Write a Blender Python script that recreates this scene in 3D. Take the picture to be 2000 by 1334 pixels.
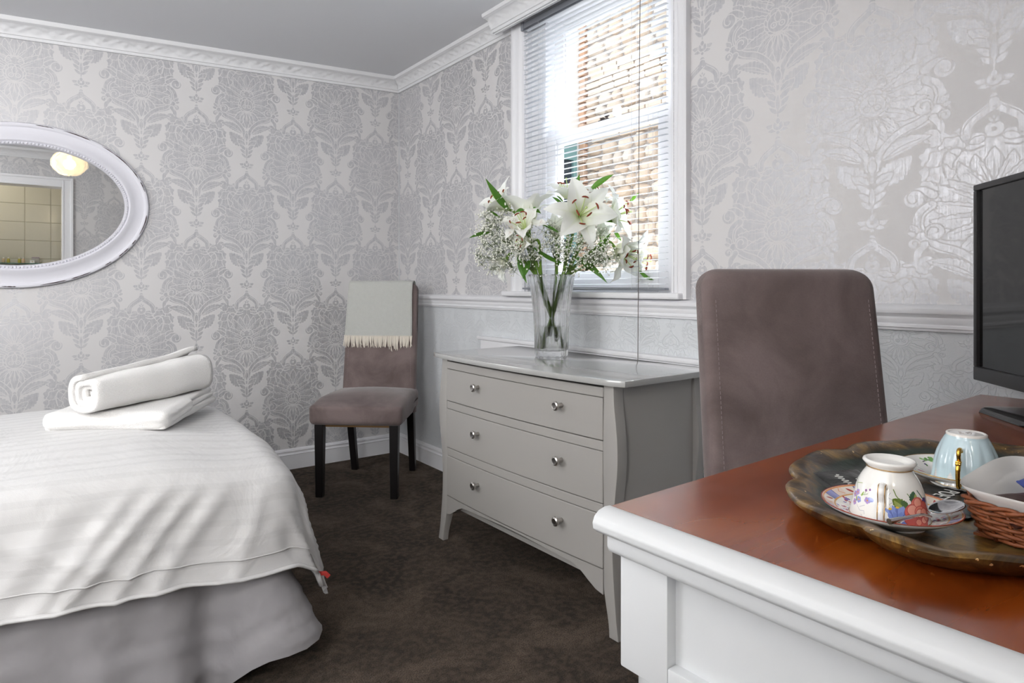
import bpy, bmesh, math, random
import numpy as np
from mathutils import Vector, Matrix, noise as mnoise

random.seed(7); rng = np.random.default_rng(7)
for o in list(bpy.data.objects): bpy.data.objects.remove(o)
SC = bpy.context.scene
COL = SC.collection
PI = math.pi

# ------------------------------------------------------------------ camera, light, exposure
XR, YB, XL, YF, ZC = 1.8065, 3.586, -1.55, -0.25, 2.25     # right wall, back wall, left wall, front wall, ceiling
cd = bpy.data.cameras.new('camera'); cam = bpy.data.objects.new('camera', cd); COL.objects.link(cam)
cam.location = (0, 0, 1.0)
cam.rotation_euler = (PI/2, 0, -math.atan2(0.59574, 0.80318))
cd.sensor_width = 36.0; cd.lens = 1270.0/2000*36; cd.shift_y = -108.0/2000
cd.clip_start = 0.02; cd.clip_end = 60
SC.camera = cam

W = bpy.data.worlds.new('world'); SC.world = W; W.use_nodes = True
W.node_tree.nodes['Background'].inputs[0].default_value = (0.86, 0.93, 1.0, 1)
W.node_tree.nodes['Background'].inputs[1].default_value = 1.7

def area(name, loc, rot, sx, sy, power, col=(1, 1, 1)):
    d = bpy.data.lights.new(name, 'AREA'); d.shape = 'RECTANGLE'; d.size = sx; d.size_y = sy
    d.energy = power; d.color = col
    o = bpy.data.objects.new(name, d); o.location = loc; o.rotation_euler = rot; COL.objects.link(o); return o
def point(name, loc, power, col, r=0.05):
    d = bpy.data.lights.new(name, 'POINT'); d.energy = power; d.color = col; d.shadow_soft_size = r
    o = bpy.data.objects.new(name, d); o.location = loc; COL.objects.link(o); return o
sd = bpy.data.lights.new('sun', 'SUN'); sd.energy = 3.0; sd.angle = 0.03; sd.color = (1, 0.96, 0.9)
so = bpy.data.objects.new('sun', sd); so.rotation_euler = (math.radians(38), math.radians(14), 0); COL.objects.link(so)
# added fill lamps behind the made-up left and front windows, and skylight above the yard outside window_1
area('added_fill_lamp', (XL-0.16, 1.80, 1.58), (0, -PI/2, 0), 1.15, 1.35, 27, (1.0, 0.987, 0.968))
area('added_fill_lamp', (-1.09, YF-0.13, 1.56), (PI/2, 0, 0), 0.80, 1.15, 58, (1.0, 0.987, 0.968))
area('yard_skylight', (3.3, 2.6, 3.4), (0, math.radians(42), 0), 1.6, 2.0, 300, (0.96, 0.98, 1.0))
point('bathroom_light', (-0.45, -0.75, 2.05), 6.5, (1.0, 0.95, 0.86), 0.08)

vs = SC.view_settings
vs.view_transform = 'Standard'; vs.look = 'None'; vs.gamma = 1.0; vs.use_curve_mapping = False
vs.exposure = 0.38
cy = SC.cycles
cy.use_denoising = True
cy.caustics_refractive = False; cy.caustics_reflective = False
cy.max_bounces = 10; cy.diffuse_bounces = 5; cy.glossy_bounces = 5; cy.transmission_bounces = 10; cy.transparent_max_bounces = 16
cy.sample_clamp_indirect = 6.0

# ------------------------------------------------------------------ helpers: colour, materials
def lin(r, g, b, a=1.0):
    f = lambda c: c/12.92 if c <= 0.04045 else ((c+0.055)/1.055)**2.4
    return (f(r/255), f(g/255), f(b/255), a)

class NT:
    def __init__(s, name):
        s.m = bpy.data.materials.new(name); s.m.use_nodes = True
        s.n = s.m.node_tree.nodes; s.l = s.m.node_tree.links
        s.b = s.n['Principled BSDF']; s.out = s.n['Material Output']
    def add(s, t, **kw):
        n = s.n.new(t)
        for k, v in kw.items(): setattr(n, k, v)
        return n
    def set(s, **kw):
        mp = dict(col='Base Color', rough='Roughness', metal='Metallic', spec='Specular IOR Level', coat='Coat Weight',
                  coatr='Coat Roughness', sheen='Sheen Weight', sheenr='Sheen Roughness', trans='Transmission Weight', ior='IOR',
                  ecol='Emission Color', estr='Emission Strength', sss='Subsurface Weight', aniso='Anisotropic')
        for k, v in kw.items():
            i = s.b.inputs[mp[k]]
            if hasattr(v, 'links') or hasattr(v, 'is_linked'): s.l.new(v, i)
            else: i.default_value = v
        return s
    def coord(s, kind='Object', scale=(1, 1, 1), rot=(0, 0, 0)):
        t = s.add('ShaderNodeTexCoord'); m = s.add('ShaderNodeMapping')
        m.inputs['Scale'].default_value = scale; m.inputs['Rotation'].default_value = rot
        s.l.new(t.outputs[kind], m.inputs[0]); return m.outputs[0]
    def noise(s, co, scale, detail=3, rough=0.5, dist=0.0):
        n = s.add('ShaderNodeTexNoise'); s.l.new(co, n.inputs['Vector'])
        n.inputs['Scale'].default_value = scale; n.inputs['Detail'].default_value = detail
        n.inputs['Roughness'].default_value = rough; n.inputs['Distortion'].default_value = dist
        return n.outputs['Fac']
    def ramp(s, fac, stops):
        r = s.add('ShaderNodeValToRGB'); s.l.new(fac, r.inputs[0]); e = r.color_ramp.elements
        while len(e) < len(stops): e.new(0.5)
        for i, (p, c) in enumerate(stops): e[i].position = p; e[i].color = c
        return r.outputs[0]
    def mix(s, fac, a, b):
        m = s.add('ShaderNodeMix', data_type='RGBA')
        for i, v in ((0, fac), (6, a), (7, b)):
            if hasattr(v, 'is_linked'): s.l.new(v, m.inputs[i])
            else: m.inputs[i].default_value = v
        return m.outputs[2]
    def math(s, op, a, b=0.0):
        m = s.add('ShaderNodeMath', operation=op)
        for i, v in ((0, a), (1, b)):
            if hasattr(v, 'is_linked'): s.l.new(v, m.inputs[i])
            else: m.inputs[i].default_value = v
        return m.outputs[0]
    def bump(s, h, strength=0.3, dist=0.01):
        b = s.add('ShaderNodeBump'); b.inputs['Strength'].default_value = strength; b.inputs['Distance'].default_value = dist
        s.l.new(h, b.inputs['Height']); s.l.new(b.outputs[0], s.b.inputs['Normal']); return b
    def img(s, image, ext='REPEAT', interp='Linear'):
        t = s.add('ShaderNodeTexImage', image=image, extension=ext, interpolation=interp)
        u = s.add('ShaderNodeUVMap'); s.l.new(u.outputs[0], t.inputs[0]); return t.outputs[0], t.outputs[1]

def simple(name, col, rough=0.5, bump=None, var=None, **kw):
    t = NT(name); t.set(rough=rough, **kw)
    if var:
        co = t.coord(); f = t.noise(co, var[0], 4)
        c2 = tuple(min(1, c*var[1]) for c in col[:3])+(1,)
        t.set(col=t.mix(f, col, c2))
    else: t.set(col=col)
    if bump:
        co = t.coord(); t.bump(t.noise(co, bump[0], 5), bump[1], bump[2])
    return t.m

# ------------------------------------------------------------------ helpers: print painting (numpy canvases for flat print)
class Canvas:
    """painted print: arrays in pixel space, y downwards"""
    def __init__(s, w, h, bg):
        s.w, s.h = w, h; s.a = np.zeros((h, w, len(bg)), np.float32); s.a[:] = bg
    def _win(s, x0, y0, x1, y1):
        x0, y0 = max(0, int(x0)), max(0, int(y0)); x1, y1 = min(s.w, int(x1)+1), min(s.h, int(y1)+1)
        if x1 <= x0 or y1 <= y0: return None
        X, Y = np.meshgrid(np.arange(x0, x1)+.5, np.arange(y0, y1)+.5)
        return (slice(y0, y1), slice(x0, x1)), X, Y
    def _put(s, sl, m, col):
        m = np.clip(m, 0, 1)[..., None]; s.a[sl] = s.a[sl]*(1-m)+np.array(col, np.float32)*m
    def stroke(s, pts, wid, col, wid2=None):
        pts = [np.array(p, float) for p in pts]; wid2 = wid if wid2 is None else wid2; n = len(pts)-1
        P = np.array(pts); M = max(wid, wid2)
        r = s._win(P[:, 0].min()-M, P[:, 1].min()-M, P[:, 0].max()+M, P[:, 1].max()+M)
        if r is None: return
        sl, X, Y = r; best = np.full(X.shape, 1e9)
        for i in range(n):
            a, b = pts[i], pts[i+1]; d = b-a; L = max(d@d, 1e-9)
            t = np.clip(((X-a[0])*d[0]+(Y-a[1])*d[1])/L, 0, 1)
            w = wid+(wid2-wid)*(i+t)/n
            best = np.minimum(best, np.hypot(X-a[0]-t*d[0], Y-a[1]-t*d[1])-w/2)
        s._put(sl, .5-best, col)
    def ell(s, x, y, rx, ry, col, rot=0.0):
        M = max(rx, ry)+2; r = s._win(x-M, y-M, x+M, y+M)
        if r is None: return
        sl, X, Y = r; c, q = math.cos(rot), math.sin(rot)
        u = ((X-x)*c+(Y-y)*q)/rx; v = (-(X-x)*q+(Y-y)*c)/ry
        s._put(sl, .5-(np.hypot(u, v)-1)*min(rx, ry), col)
    def leaf(s, a, b, wid, col, serr=0, bend=0.0, grow=0.0):
        a = np.array(a, float); b = np.array(b, float); d = b-a; L = np.hypot(*d); d /= L; nrm = np.array([-d[1], d[0]])
        M = wid+abs(bend)*L+grow+4
        r = s._win(min(a[0], b[0])-M, min(a[1], b[1])-M, max(a[0], b[0])+M, max(a[1], b[1])+M)
        if r is None: return
        sl, X, Y = r
        u = ((X-a[0])*d[0]+(Y-a[1])*d[1])/L; v = (X-a[0])*nrm[0]+(Y-a[1])*nrm[1]
        v = v-bend*L*4*u*(1-u)
        uc = np.clip(u, 0, 1); prof = wid/2*(np.sin(PI*uc**0.85))**0.75
        if serr: prof = prof*(1+0.22*np.abs(np.sin(uc*PI*serr))-0.12)
        dist = np.abs(v)-prof-grow
        dist = np.where(u < 0, np.maximum(dist, -u*L-grow), dist); dist = np.where(u > 1, np.maximum(dist, (u-1)*L-grow), dist)
        s._put(sl, .5-dist, col)
    def poly(s, pts, col):
        P = np.array(pts, float); r = s._win(P[:, 0].min()-1, P[:, 1].min()-1, P[:, 0].max()+1, P[:, 1].max()+1)
        if r is None: return
        sl, X, Y = r; ins = np.zeros(X.shape, bool); n = len(P)
        for i in range(n):
            x0, y0 = P[i]; x1, y1 = P[(i+1) % n]
            if y0 == y1: continue
            ins ^= ((Y < y0) != (Y < y1)) & (X < (x1-x0)*(Y-y0)/(y1-y0)+x0)
        s._put(sl, ins.astype(float), col)
    def image(s, name, data=False):
        im = bpy.data.images.new(name, s.w, s.h, alpha=False, float_buffer=False)
        if data: im.colorspace_settings.name = 'Non-Color'
        ch = s.a.shape[2]; o = np.ones((s.h, s.w, 4), np.float32)
        o[..., :3] = s.a if ch == 3 else s.a[..., :1]
        im.pixels.foreach_set(o[::-1].ravel()); im.update(); return im

def damask_image():
    K = 1320.0                                   # pixels per metre of paper
    Wd, Hd = int(0.486*K), int(0.63*K)           # one repeat: two half-dropped columns
    Hp = Hd//4
    c = Canvas(Wd, Hd+2*Hp, (0,))                # one column centred, padded above and below
    cx = Wd/2; vein = 5.0*0.62/1000*K
    def X(p, sg=1): return (cx+sg*p[0]*0.000552*K, Hp+p[1]*0.000618*K)
    S = 0.00058*K
    def leaf(a, b, w, serr=0, bend=0.0, mid=True):
        for sg in (1, -1):
            A, B = X(a, sg), X(b, sg)
            c.leaf(A, B, w*S, (0,), serr, bend*sg, grow=vein)
            c.leaf(A, B, w*S, (1,), serr, bend*sg)
            if mid and w > 34: 
                q = (A[0]+(B[0]-A[0])*.72, A[1]+(B[1]-A[1])*.72); c.stroke([A, q], 3.4*S*2, (0.15,), 1.0)
    def stroke(pts, w, v=1, w2=None, out=True):
        if len(pts) < 12:
            q = [np.array(p, float) for p in pts]; o = []
            for i in range(len(q)-1):
                a, b, c_, d = q[max(i-1, 0)], q[i], q[i+1], q[min(i+2, len(q)-1)]
                for k in range(6):
                    t = k/6; o.append(.5*(2*b+(c_-a)*t+(2*a-5*b+4*c_-d)*t*t+(3*b-a-3*c_+d)*t**3))
            pts = o+[q[-1]]
        for sg in (1, -1):
            P = [X(p, sg) for p in pts]
            if out and v: c.stroke(P, w*S+2*vein, (0,), (w2 or w)*S+2*vein)
            c.stroke(P, w*S, (v,), (w2 or w)*S)
    def disc(x, y, r, v=1, out=True):
        for sg in (1, -1):
            px, py = X((x, y), sg)
            if out and v: c.ell(px, py, r*S+vein, r*S+vein, (0,))
            c.ell(px, py, r*S, r*S, (v,))
    def lobe(x, y, r, k=7, ph=0.0):
        for sg in (1, -1):
            for rr_, v in ((r*S+vein, 0), (r*S, 1)):
                c.poly([(X((x, y), sg)[0]+sg*rr_*(1+.11*math.cos(k*a+ph))*math.cos(a), X((x, y), sg)[1]+rr_*(1+.11*math.cos(k*a+ph))*math.sin(a)) for a in [2*PI*i/72 for i in range(72)]], (v,))
            c.stroke([X((x, y), sg), X((x+r*.62*math.cos(ph), y-r*.62*math.sin(ph)), sg)], 3, (0.2,))
    def curl(x, y, r, a0=0.0, flip=1):
        disc(x, y, r)
        pts = []
        for i in range(22):
            t = i/21; a = a0+flip*t*4.6; rr = r*(0.92-0.72*t); pts.append((x+rr*math.cos(a), y+rr*math.sin(a)))
        stroke(pts, 7, 0, 5, out=False)
    # body of the medallion
    for sg in (1, -1):
        c.poly([X(p, sg) for p in [(-2, 160), (60, 150), (95, 158), (150, 130), (205, 160), (235, 230), (222, 300), (205, 345), (240, 425), (258, 500),
                                   (235, 560), (150, 600), (70, 640), (-2, 668)]], (1,))
    # outer scallops
    for (x, y, r) in [(120, 168, 44), (168, 178, 50), (208, 222, 44), (205, 284, 46), (190, 332, 34)]: lobe(x, y, r, 7, x*.1)
    for (x, y, r) in [(140, 190, 40), (178, 240, 46), (178, 300, 44)]: lobe(x, y, r, 6, y*.1)
    stroke([(35, 205), (80, 215), (125, 195), (160, 210), (172, 250), (160, 310)], 8, 0, 8, out=False)
    # crown fan
    leaf((0, 345), (0, 215), 58, 5); leaf((14, 350), (62, 235), 50, 4, 0.10); leaf((20, 360), (118, 255), 52, 5, 0.12); leaf((24, 385), (150, 320), 50, 4, .12)
    stroke([(0, 350), (20, 345), (46, 352), (60, 385), (50, 420)], 7, 0, 7, out=False)
    # ring under the ogee
    disc(0, 145, 30); disc(0, 145, 9, 0); leaf((0, 122), (0, 92), 15); leaf((4, 118), (17, 100), 9, 0, 0, False); leaf((28, 172), (82, 186), 26, 3)
    # feathers
    leaf((30, 425), (205, 330), 62, 7, 0.10); leaf((40, 440), (228, 400), 58, 6, 0.10); leaf((40, 470), (216, 478), 56, 6, 0.08)
    leaf((26, 500), (180, 548), 50, 6, 0.06); leaf((18, 515), (120, 612), 46, 5, 0.04); leaf((8, 520), (60, 640), 36, 4)
    leaf((0, 500), (0, 672), 50, 5)
    # flower
    for a in range(-80, 100, 30): disc(50*math.cos(math.radians(a)), 468-46*math.sin(math.radians(a)), 21)
    disc(0, 472, 50, 1); disc(22, 482, 17, 0, False); disc(22, 482, 11, 1, False); disc(22, 482, 4, 0, False); leaf((0, 470), (0, 420), 26, 3)
    for a in (20, 60, 100, 140): stroke([(4, 520), (4+90*math.cos(math.radians(a*.7)), 520+90*math.sin(math.radians(a*.7)))], 6, 0, 3, out=False)
    # side scrolls
    leaf((190, 360), (252, 318), 44, 4); stroke([(205, 372), (240, 350), (272, 352)], 30, 1, 26); curl(276, 382, 36, -1.2)
    leaf((228, 400), (196, 428), 24); 
    # lower band and curls
    stroke([(212, 412), (250, 442), (262, 490), (246, 532)], 34, 1, 40); stroke([(222, 425), (246, 452), (252, 492), (240, 525)], 5, 0, 5, out=False)
    stroke([(246, 540), (196, 580), (120, 606), (62, 650), (26, 702), (12, 760)], 42, 1, 24); stroke([(238, 560), (190, 592), (122, 618), (66, 660), (34, 708)], 5, 0, 4, out=False)
    curl(200, 520, 32, 0.5, -1)
    stroke([(236, 570), (262, 606), (262, 640)], 28, 1, 24); curl(228, 646, 30, 0.2)
    curl(276, 566, 20, 2.0); leaf((262, 520), (292, 488), 24, 3); leaf((270, 530), (300, 520), 18, 2)
    # lower leaf and palmette
    leaf((44, 712), (226, 640), 58, 8, -0.10); stroke([(60, 700), (120, 664), (190, 646)], 4, 0, 3, out=False); leaf((14, 810), (156, 712), 92, 7, 0.06); leaf((14, 818), (84, 770), 44, 4)
    stroke([(0, 700), (0, 800)], 20, 1, 14); leaf((0, 705), (0, 775), 30); stroke([(12, 760), (10, 820)], 10, 0, 8, out=False)
    leaf((5, 852), (66, 806), 26, 3); leaf((4, 886), (58, 846), 24, 2); leaf((3, 918), (46, 884), 20); leaf((0, 905), (0, 828), 20)
    stroke([(0, 850), (0, 948)], 6, 1, 5, out=False)
    # knot
    leaf((0, 990), (64, 972), 30, 3); leaf((0, 994), (52, 1000), 20, 2); disc(0, 976, 24); disc(0, 976, 8, 0); leaf((0, 968), (0, 940), 20); disc(0, 1010, 8)
    # ogee
    stroke([(0, 52), (30, 72), (66, 96), (88, 122), (92, 158)], 34, 1, 30); stroke([(6, 46), (36, 66), (74, 92), (98, 124), (100, 150)], 4, 0, 4, out=False)
    disc(0, 22, 12); disc(0, 42, 17); disc(14, 54, 11, 1, False)
    A = c.a[..., 0]
    T = A[Hp:Hp+Hd].copy(); T[-Hp:] = np.maximum(T[-Hp:], A[:Hp]); T[:Hp] = np.maximum(T[:Hp], A[Hp+Hd:])
    T2 = np.roll(np.roll(T, Hd//2, 0), Wd//2, 1); T = np.maximum(T, T2)
    out = Canvas(Wd, Hd, (0,)); out.a[..., 0] = T
    return out.image('damask_print', True)
DAMASK = damask_image()

def wallpaper_mat():
    t = NT('damask_wallpaper'); f, _ = t.img(DAMASK)
    u = t.add('ShaderNodeUVMap'); mp = t.add('ShaderNodeMapping'); mp.inputs['Scale'].default_value = (150, 7, 1)
    t.l.new(u.outputs[0], mp.inputs[0]); streak = t.noise(mp.outputs[0], 1.0, 5, 0.65)
    mp2 = t.add('ShaderNodeMapping'); mp2.inputs['Scale'].default_value = (30, 36, 1); t.l.new(u.outputs[0], mp2.inputs[0])
    blot = t.noise(mp2.outputs[0], 1.0, 4, 0.6)
    wear = t.ramp(t.math('ADD', t.math('MULTIPLY', streak, 0.6), t.math('MULTIPLY', blot, 0.4)), [(0.36, (0.30,)*3+(1,)), (0.60, (1,)*3+(1,))])
    k = t.math('MULTIPLY', f, wear)
    t.set(col=t.mix(k, lin(216, 214, 214), lin(187, 187, 191)), metal=t.math('MULTIPLY', k, 0.52),
          rough=t.mix(k, (0.62,)*3+(1,), (0.42,)*3+(1,)), spec=0.3)
    return t.m
M_PAPER = wallpaper_mat()

def anaglypta_mat():
    t = NT('embossed_grey_paper'); f, _ = t.img(DAMASK)
    co = t.coord(); n = t.noise(co, 260, 3)
    t.set(col=lin(218, 221, 224), rough=0.5, spec=0.35)
    t.bump(t.math('ADD', f, t.math('MULTIPLY', n, 0.25)), 0.55, 0.005); return t.m
M_DADO = anaglypta_mat()
M_WHITE = simple('white_gloss_paint', lin(233, 233, 236), 0.32, bump=(18, 0.04, 0.01))
M_CORNICE = simple('white_plaster', lin(228, 228, 230), 0.5)
M_CEIL = simple('ceiling_paint', lin(228, 229, 232), 0.8, bump=(90, 0.05, 0.004))
M_PLAIN = simple('plain_wall_paint', lin(205, 205, 208), 0.7)

def carpet_mat():
    t = NT('brown_carpet'); co = t.coord()
    a = t.noise(co, 230, 3, 0.7); b = t.noise(co, 4.0, 6, 0.66, 0.8); c = t.noise(co, 45, 4)
    base = t.ramp(b, [(0.36, lin(58, 49, 41)), (0.50, lin(84, 72, 61)), (0.62, lin(116, 100, 86))])
    col = t.mix(t.ramp(a, [(.40, (0, 0, 0, 1)), (.62, (.75, .75, .75, 1))]), base, lin(38, 31, 26)); col = t.mix(t.math('MULTIPLY', t.ramp(c, [(.45, (0, 0, 0, 1)), (.6, (1, 1, 1, 1))]), 0.30), col, lin(122, 104, 88))
    t.set(col=col, rough=1.0, spec=0.05, sheen=0.08, sheenr=0.5)
    t.bump(t.math('ADD', a, t.math('MULTIPLY', c, 0.7)), 0.9, 0.012); return t.m
M_CARPET = carpet_mat()
def wood_mat():
    t = NT('polished_mahogany'); co = t.coord(scale=(1.4, 13, 13))
    g = t.noise(co, 1.6, 5, 0.5, 0.35); co2 = t.coord(scale=(3, 9, 9)); h = t.noise(co2, 1.0, 3, 0.5, 0.4)
    f = t.math('ADD', t.math('MULTIPLY', g, 0.55), t.math('MULTIPLY', h, 0.45))
    t.set(col=t.ramp(f, [(0.32, lin(100, 40, 8)), (0.5, lin(130, 58, 14)), (0.66, lin(148, 74, 22))]), spec=0.55)
    co3 = t.coord(); sc = t.noise(co3, 9, 5, 0.6)
    t.set(rough=t.ramp(sc, [(0.35, (0.16,)*3+(1,)), (0.7, (0.27,)*3+(1,))]), coat=0.35, coatr=0.12)
    t.bump(t.noise(t.coord(scale=(4, 60, 60)), 2, 4), 0.02, 0.002); return t.m
M_WOOD = wood_mat()
def velvet_mat():
    t = NT('mauve_brown_velvet'); co = t.coord()
    f = t.noise(co, 5, 5, 0.6, 0.5); g = t.noise(co, 300, 2)
    c = t.ramp(f, [(0.35, lin(98, 86, 84)), (0.65, lin(130, 116, 114))])
    t.set(col=t.mix(t.math('MULTIPLY', g, 0.25), c, lin(70, 61, 61)), rough=0.85, spec=0.1, sheen=0.32, sheenr=0.4)
    t.bump(g, 0.15, 0.002); return t.m
M_VELVET = velvet_mat()
M_BLACKLEG = simple('black_lacquer', lin(22, 19, 20), 0.35)
M_STITCH = simple('pale_thread', lin(140, 126, 128), 0.8)
M_TANWOOD = simple('raw_wood_rail', lin(160, 122, 80), 0.6)
M_GREYPAINT = simple('grey_satin_paint', lin(166, 163, 159), 0.14, bump=(160, 0.03, 0.002), spec=0.6)
M_NICKEL = simple('brushed_nickel', lin(190, 186, 182), 0.28, metal=1.0)
def sateen_mat():
    t = NT('white_striped_sateen'); co = t.coord()
    sp = t.add('ShaderNodeSeparateXYZ'); u = t.add('ShaderNodeUVMap'); t.l.new(u.outputs[0], sp.inputs[0])
    w = t.math('SINE', t.math('MULTIPLY', sp.outputs[1], 2*PI/0.044)); k = t.ramp(w, [(0.45, (0, 0, 0, 1)), (0.55, (1, 1, 1, 1))])
    t.set(col=t.mix(k, lin(198, 197, 197), lin(193, 192, 192)), rough=t.mix(k, (0.42,)*3+(1,), (0.58,)*3+(1,)), spec=0.4, sheen=0.2)
    n = t.noise(co, 7, 4, 0.55, 0.7); fine = t.noise(co, 500, 2)
    t.bump(t.math('ADD', n, t.math('MULTIPLY', fine, 0.03)), 0.25, 0.03); return t.m
M_SATEEN = sateen_mat()
def sheet_mat():
    t = NT('white_creased_cotton'); co = t.coord(scale=(2.2, 2.2, 3.4)); n = t.noise(co, 1.3, 2, .45, .3)
    r = t.math('SUBTRACT', 1.0, t.math('MULTIPLY', t.math('ABSOLUTE', t.math('SUBTRACT', n, .5)), 9.0)); r = t.math('MAXIMUM', r, 0.0)
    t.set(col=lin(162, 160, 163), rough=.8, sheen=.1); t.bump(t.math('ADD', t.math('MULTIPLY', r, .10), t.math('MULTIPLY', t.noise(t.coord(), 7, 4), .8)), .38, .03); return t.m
M_SHEET = sheet_mat()
M_TOWEL = simple('white_terry', lin(238, 236, 234), 0.95, bump=(420, 0.7, 0.006), sheen=0.4)
M_THROW = simple('grey_wool_weave', lin(196, 197, 192), 0.95, bump=(330, 0.8, 0.004), var=(60, 0.9), sheen=0.3)
M_FRINGE = simple('cream_wool_fringe', lin(226, 218, 206), 0.95)
M_MIRFRAME = simple('chalky_white_paint', lin(222, 221, 228), 0.55, bump=(30, 0.06, 0.004))
M_DARKWEAR = simple('worn_dark_wood', lin(58, 40, 38), 0.6)
M_MIRROR = simple('mirror_silvering', (0.86, 0.87, 0.86, 1), 0.01, metal=1.0)
M_TV = simple('black_plastic', lin(34, 32, 33), 0.38)
M_SCREEN = simple('dark_glossy_screen', lin(17, 17, 17), 0.06, spec=0.6)
M_ALU = simple('white_aluminium', lin(226, 230, 235), 0.35, spec=0.5)
M_RAIL = simple('silver_grey_enamel', lin(150, 153, 160), 0.3, metal=0.5)
M_CORD = simple('dark_cord', lin(92, 84, 80), 0.7)
M_PALECORD = simple('pale_cord', lin(214, 216, 220), 0.7)
def glass_mat(name, col=(1, 1, 1, 1), rough=0.0, ior=1.5, thin=.28):
    t = NT(name); t.set(col=col, rough=rough, trans=1.0, ior=ior); tr = t.add('ShaderNodeBsdfTransparent'); m = t.add('ShaderNodeMixShader')
    m.inputs[0].default_value = thin; t.l.new(t.b.outputs[0], m.inputs[1]); t.l.new(tr.outputs[0], m.inputs[2]); t.l.new(m.outputs[0], t.out.inputs[0]); return t.m
M_GLASS = glass_mat('clear_crystal', ior=1.48)
M_WATER = glass_mat('vase_water', (0.97, 1.0, 0.95, 1), ior=1.33)
def pane_mat():
    t = NT('window_pane_glass'); g = t.add('ShaderNodeBsdfGlossy'); g.inputs['Roughness'].default_value = 0.0
    tr = t.add('ShaderNodeBsdfTransparent'); lw = t.add('ShaderNodeLayerWeight'); lw.inputs[0].default_value = .5
    fr = t.math('ADD', .02, t.math('MULTIPLY', t.math('POWER', lw.outputs['Facing'], 5.0), .9))
    m = t.add('ShaderNodeMixShader'); t.l.new(fr, m.inputs[0]); t.l.new(tr.outputs[0], m.inputs[1]); t.l.new(g.outputs[0], m.inputs[2])
    t.l.new(m.outputs[0], t.out.inputs[0]); return t.m
M_PANE = pane_mat()
M_WAND = pane_mat(); M_WAND.name = 'clear_acrylic'

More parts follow.
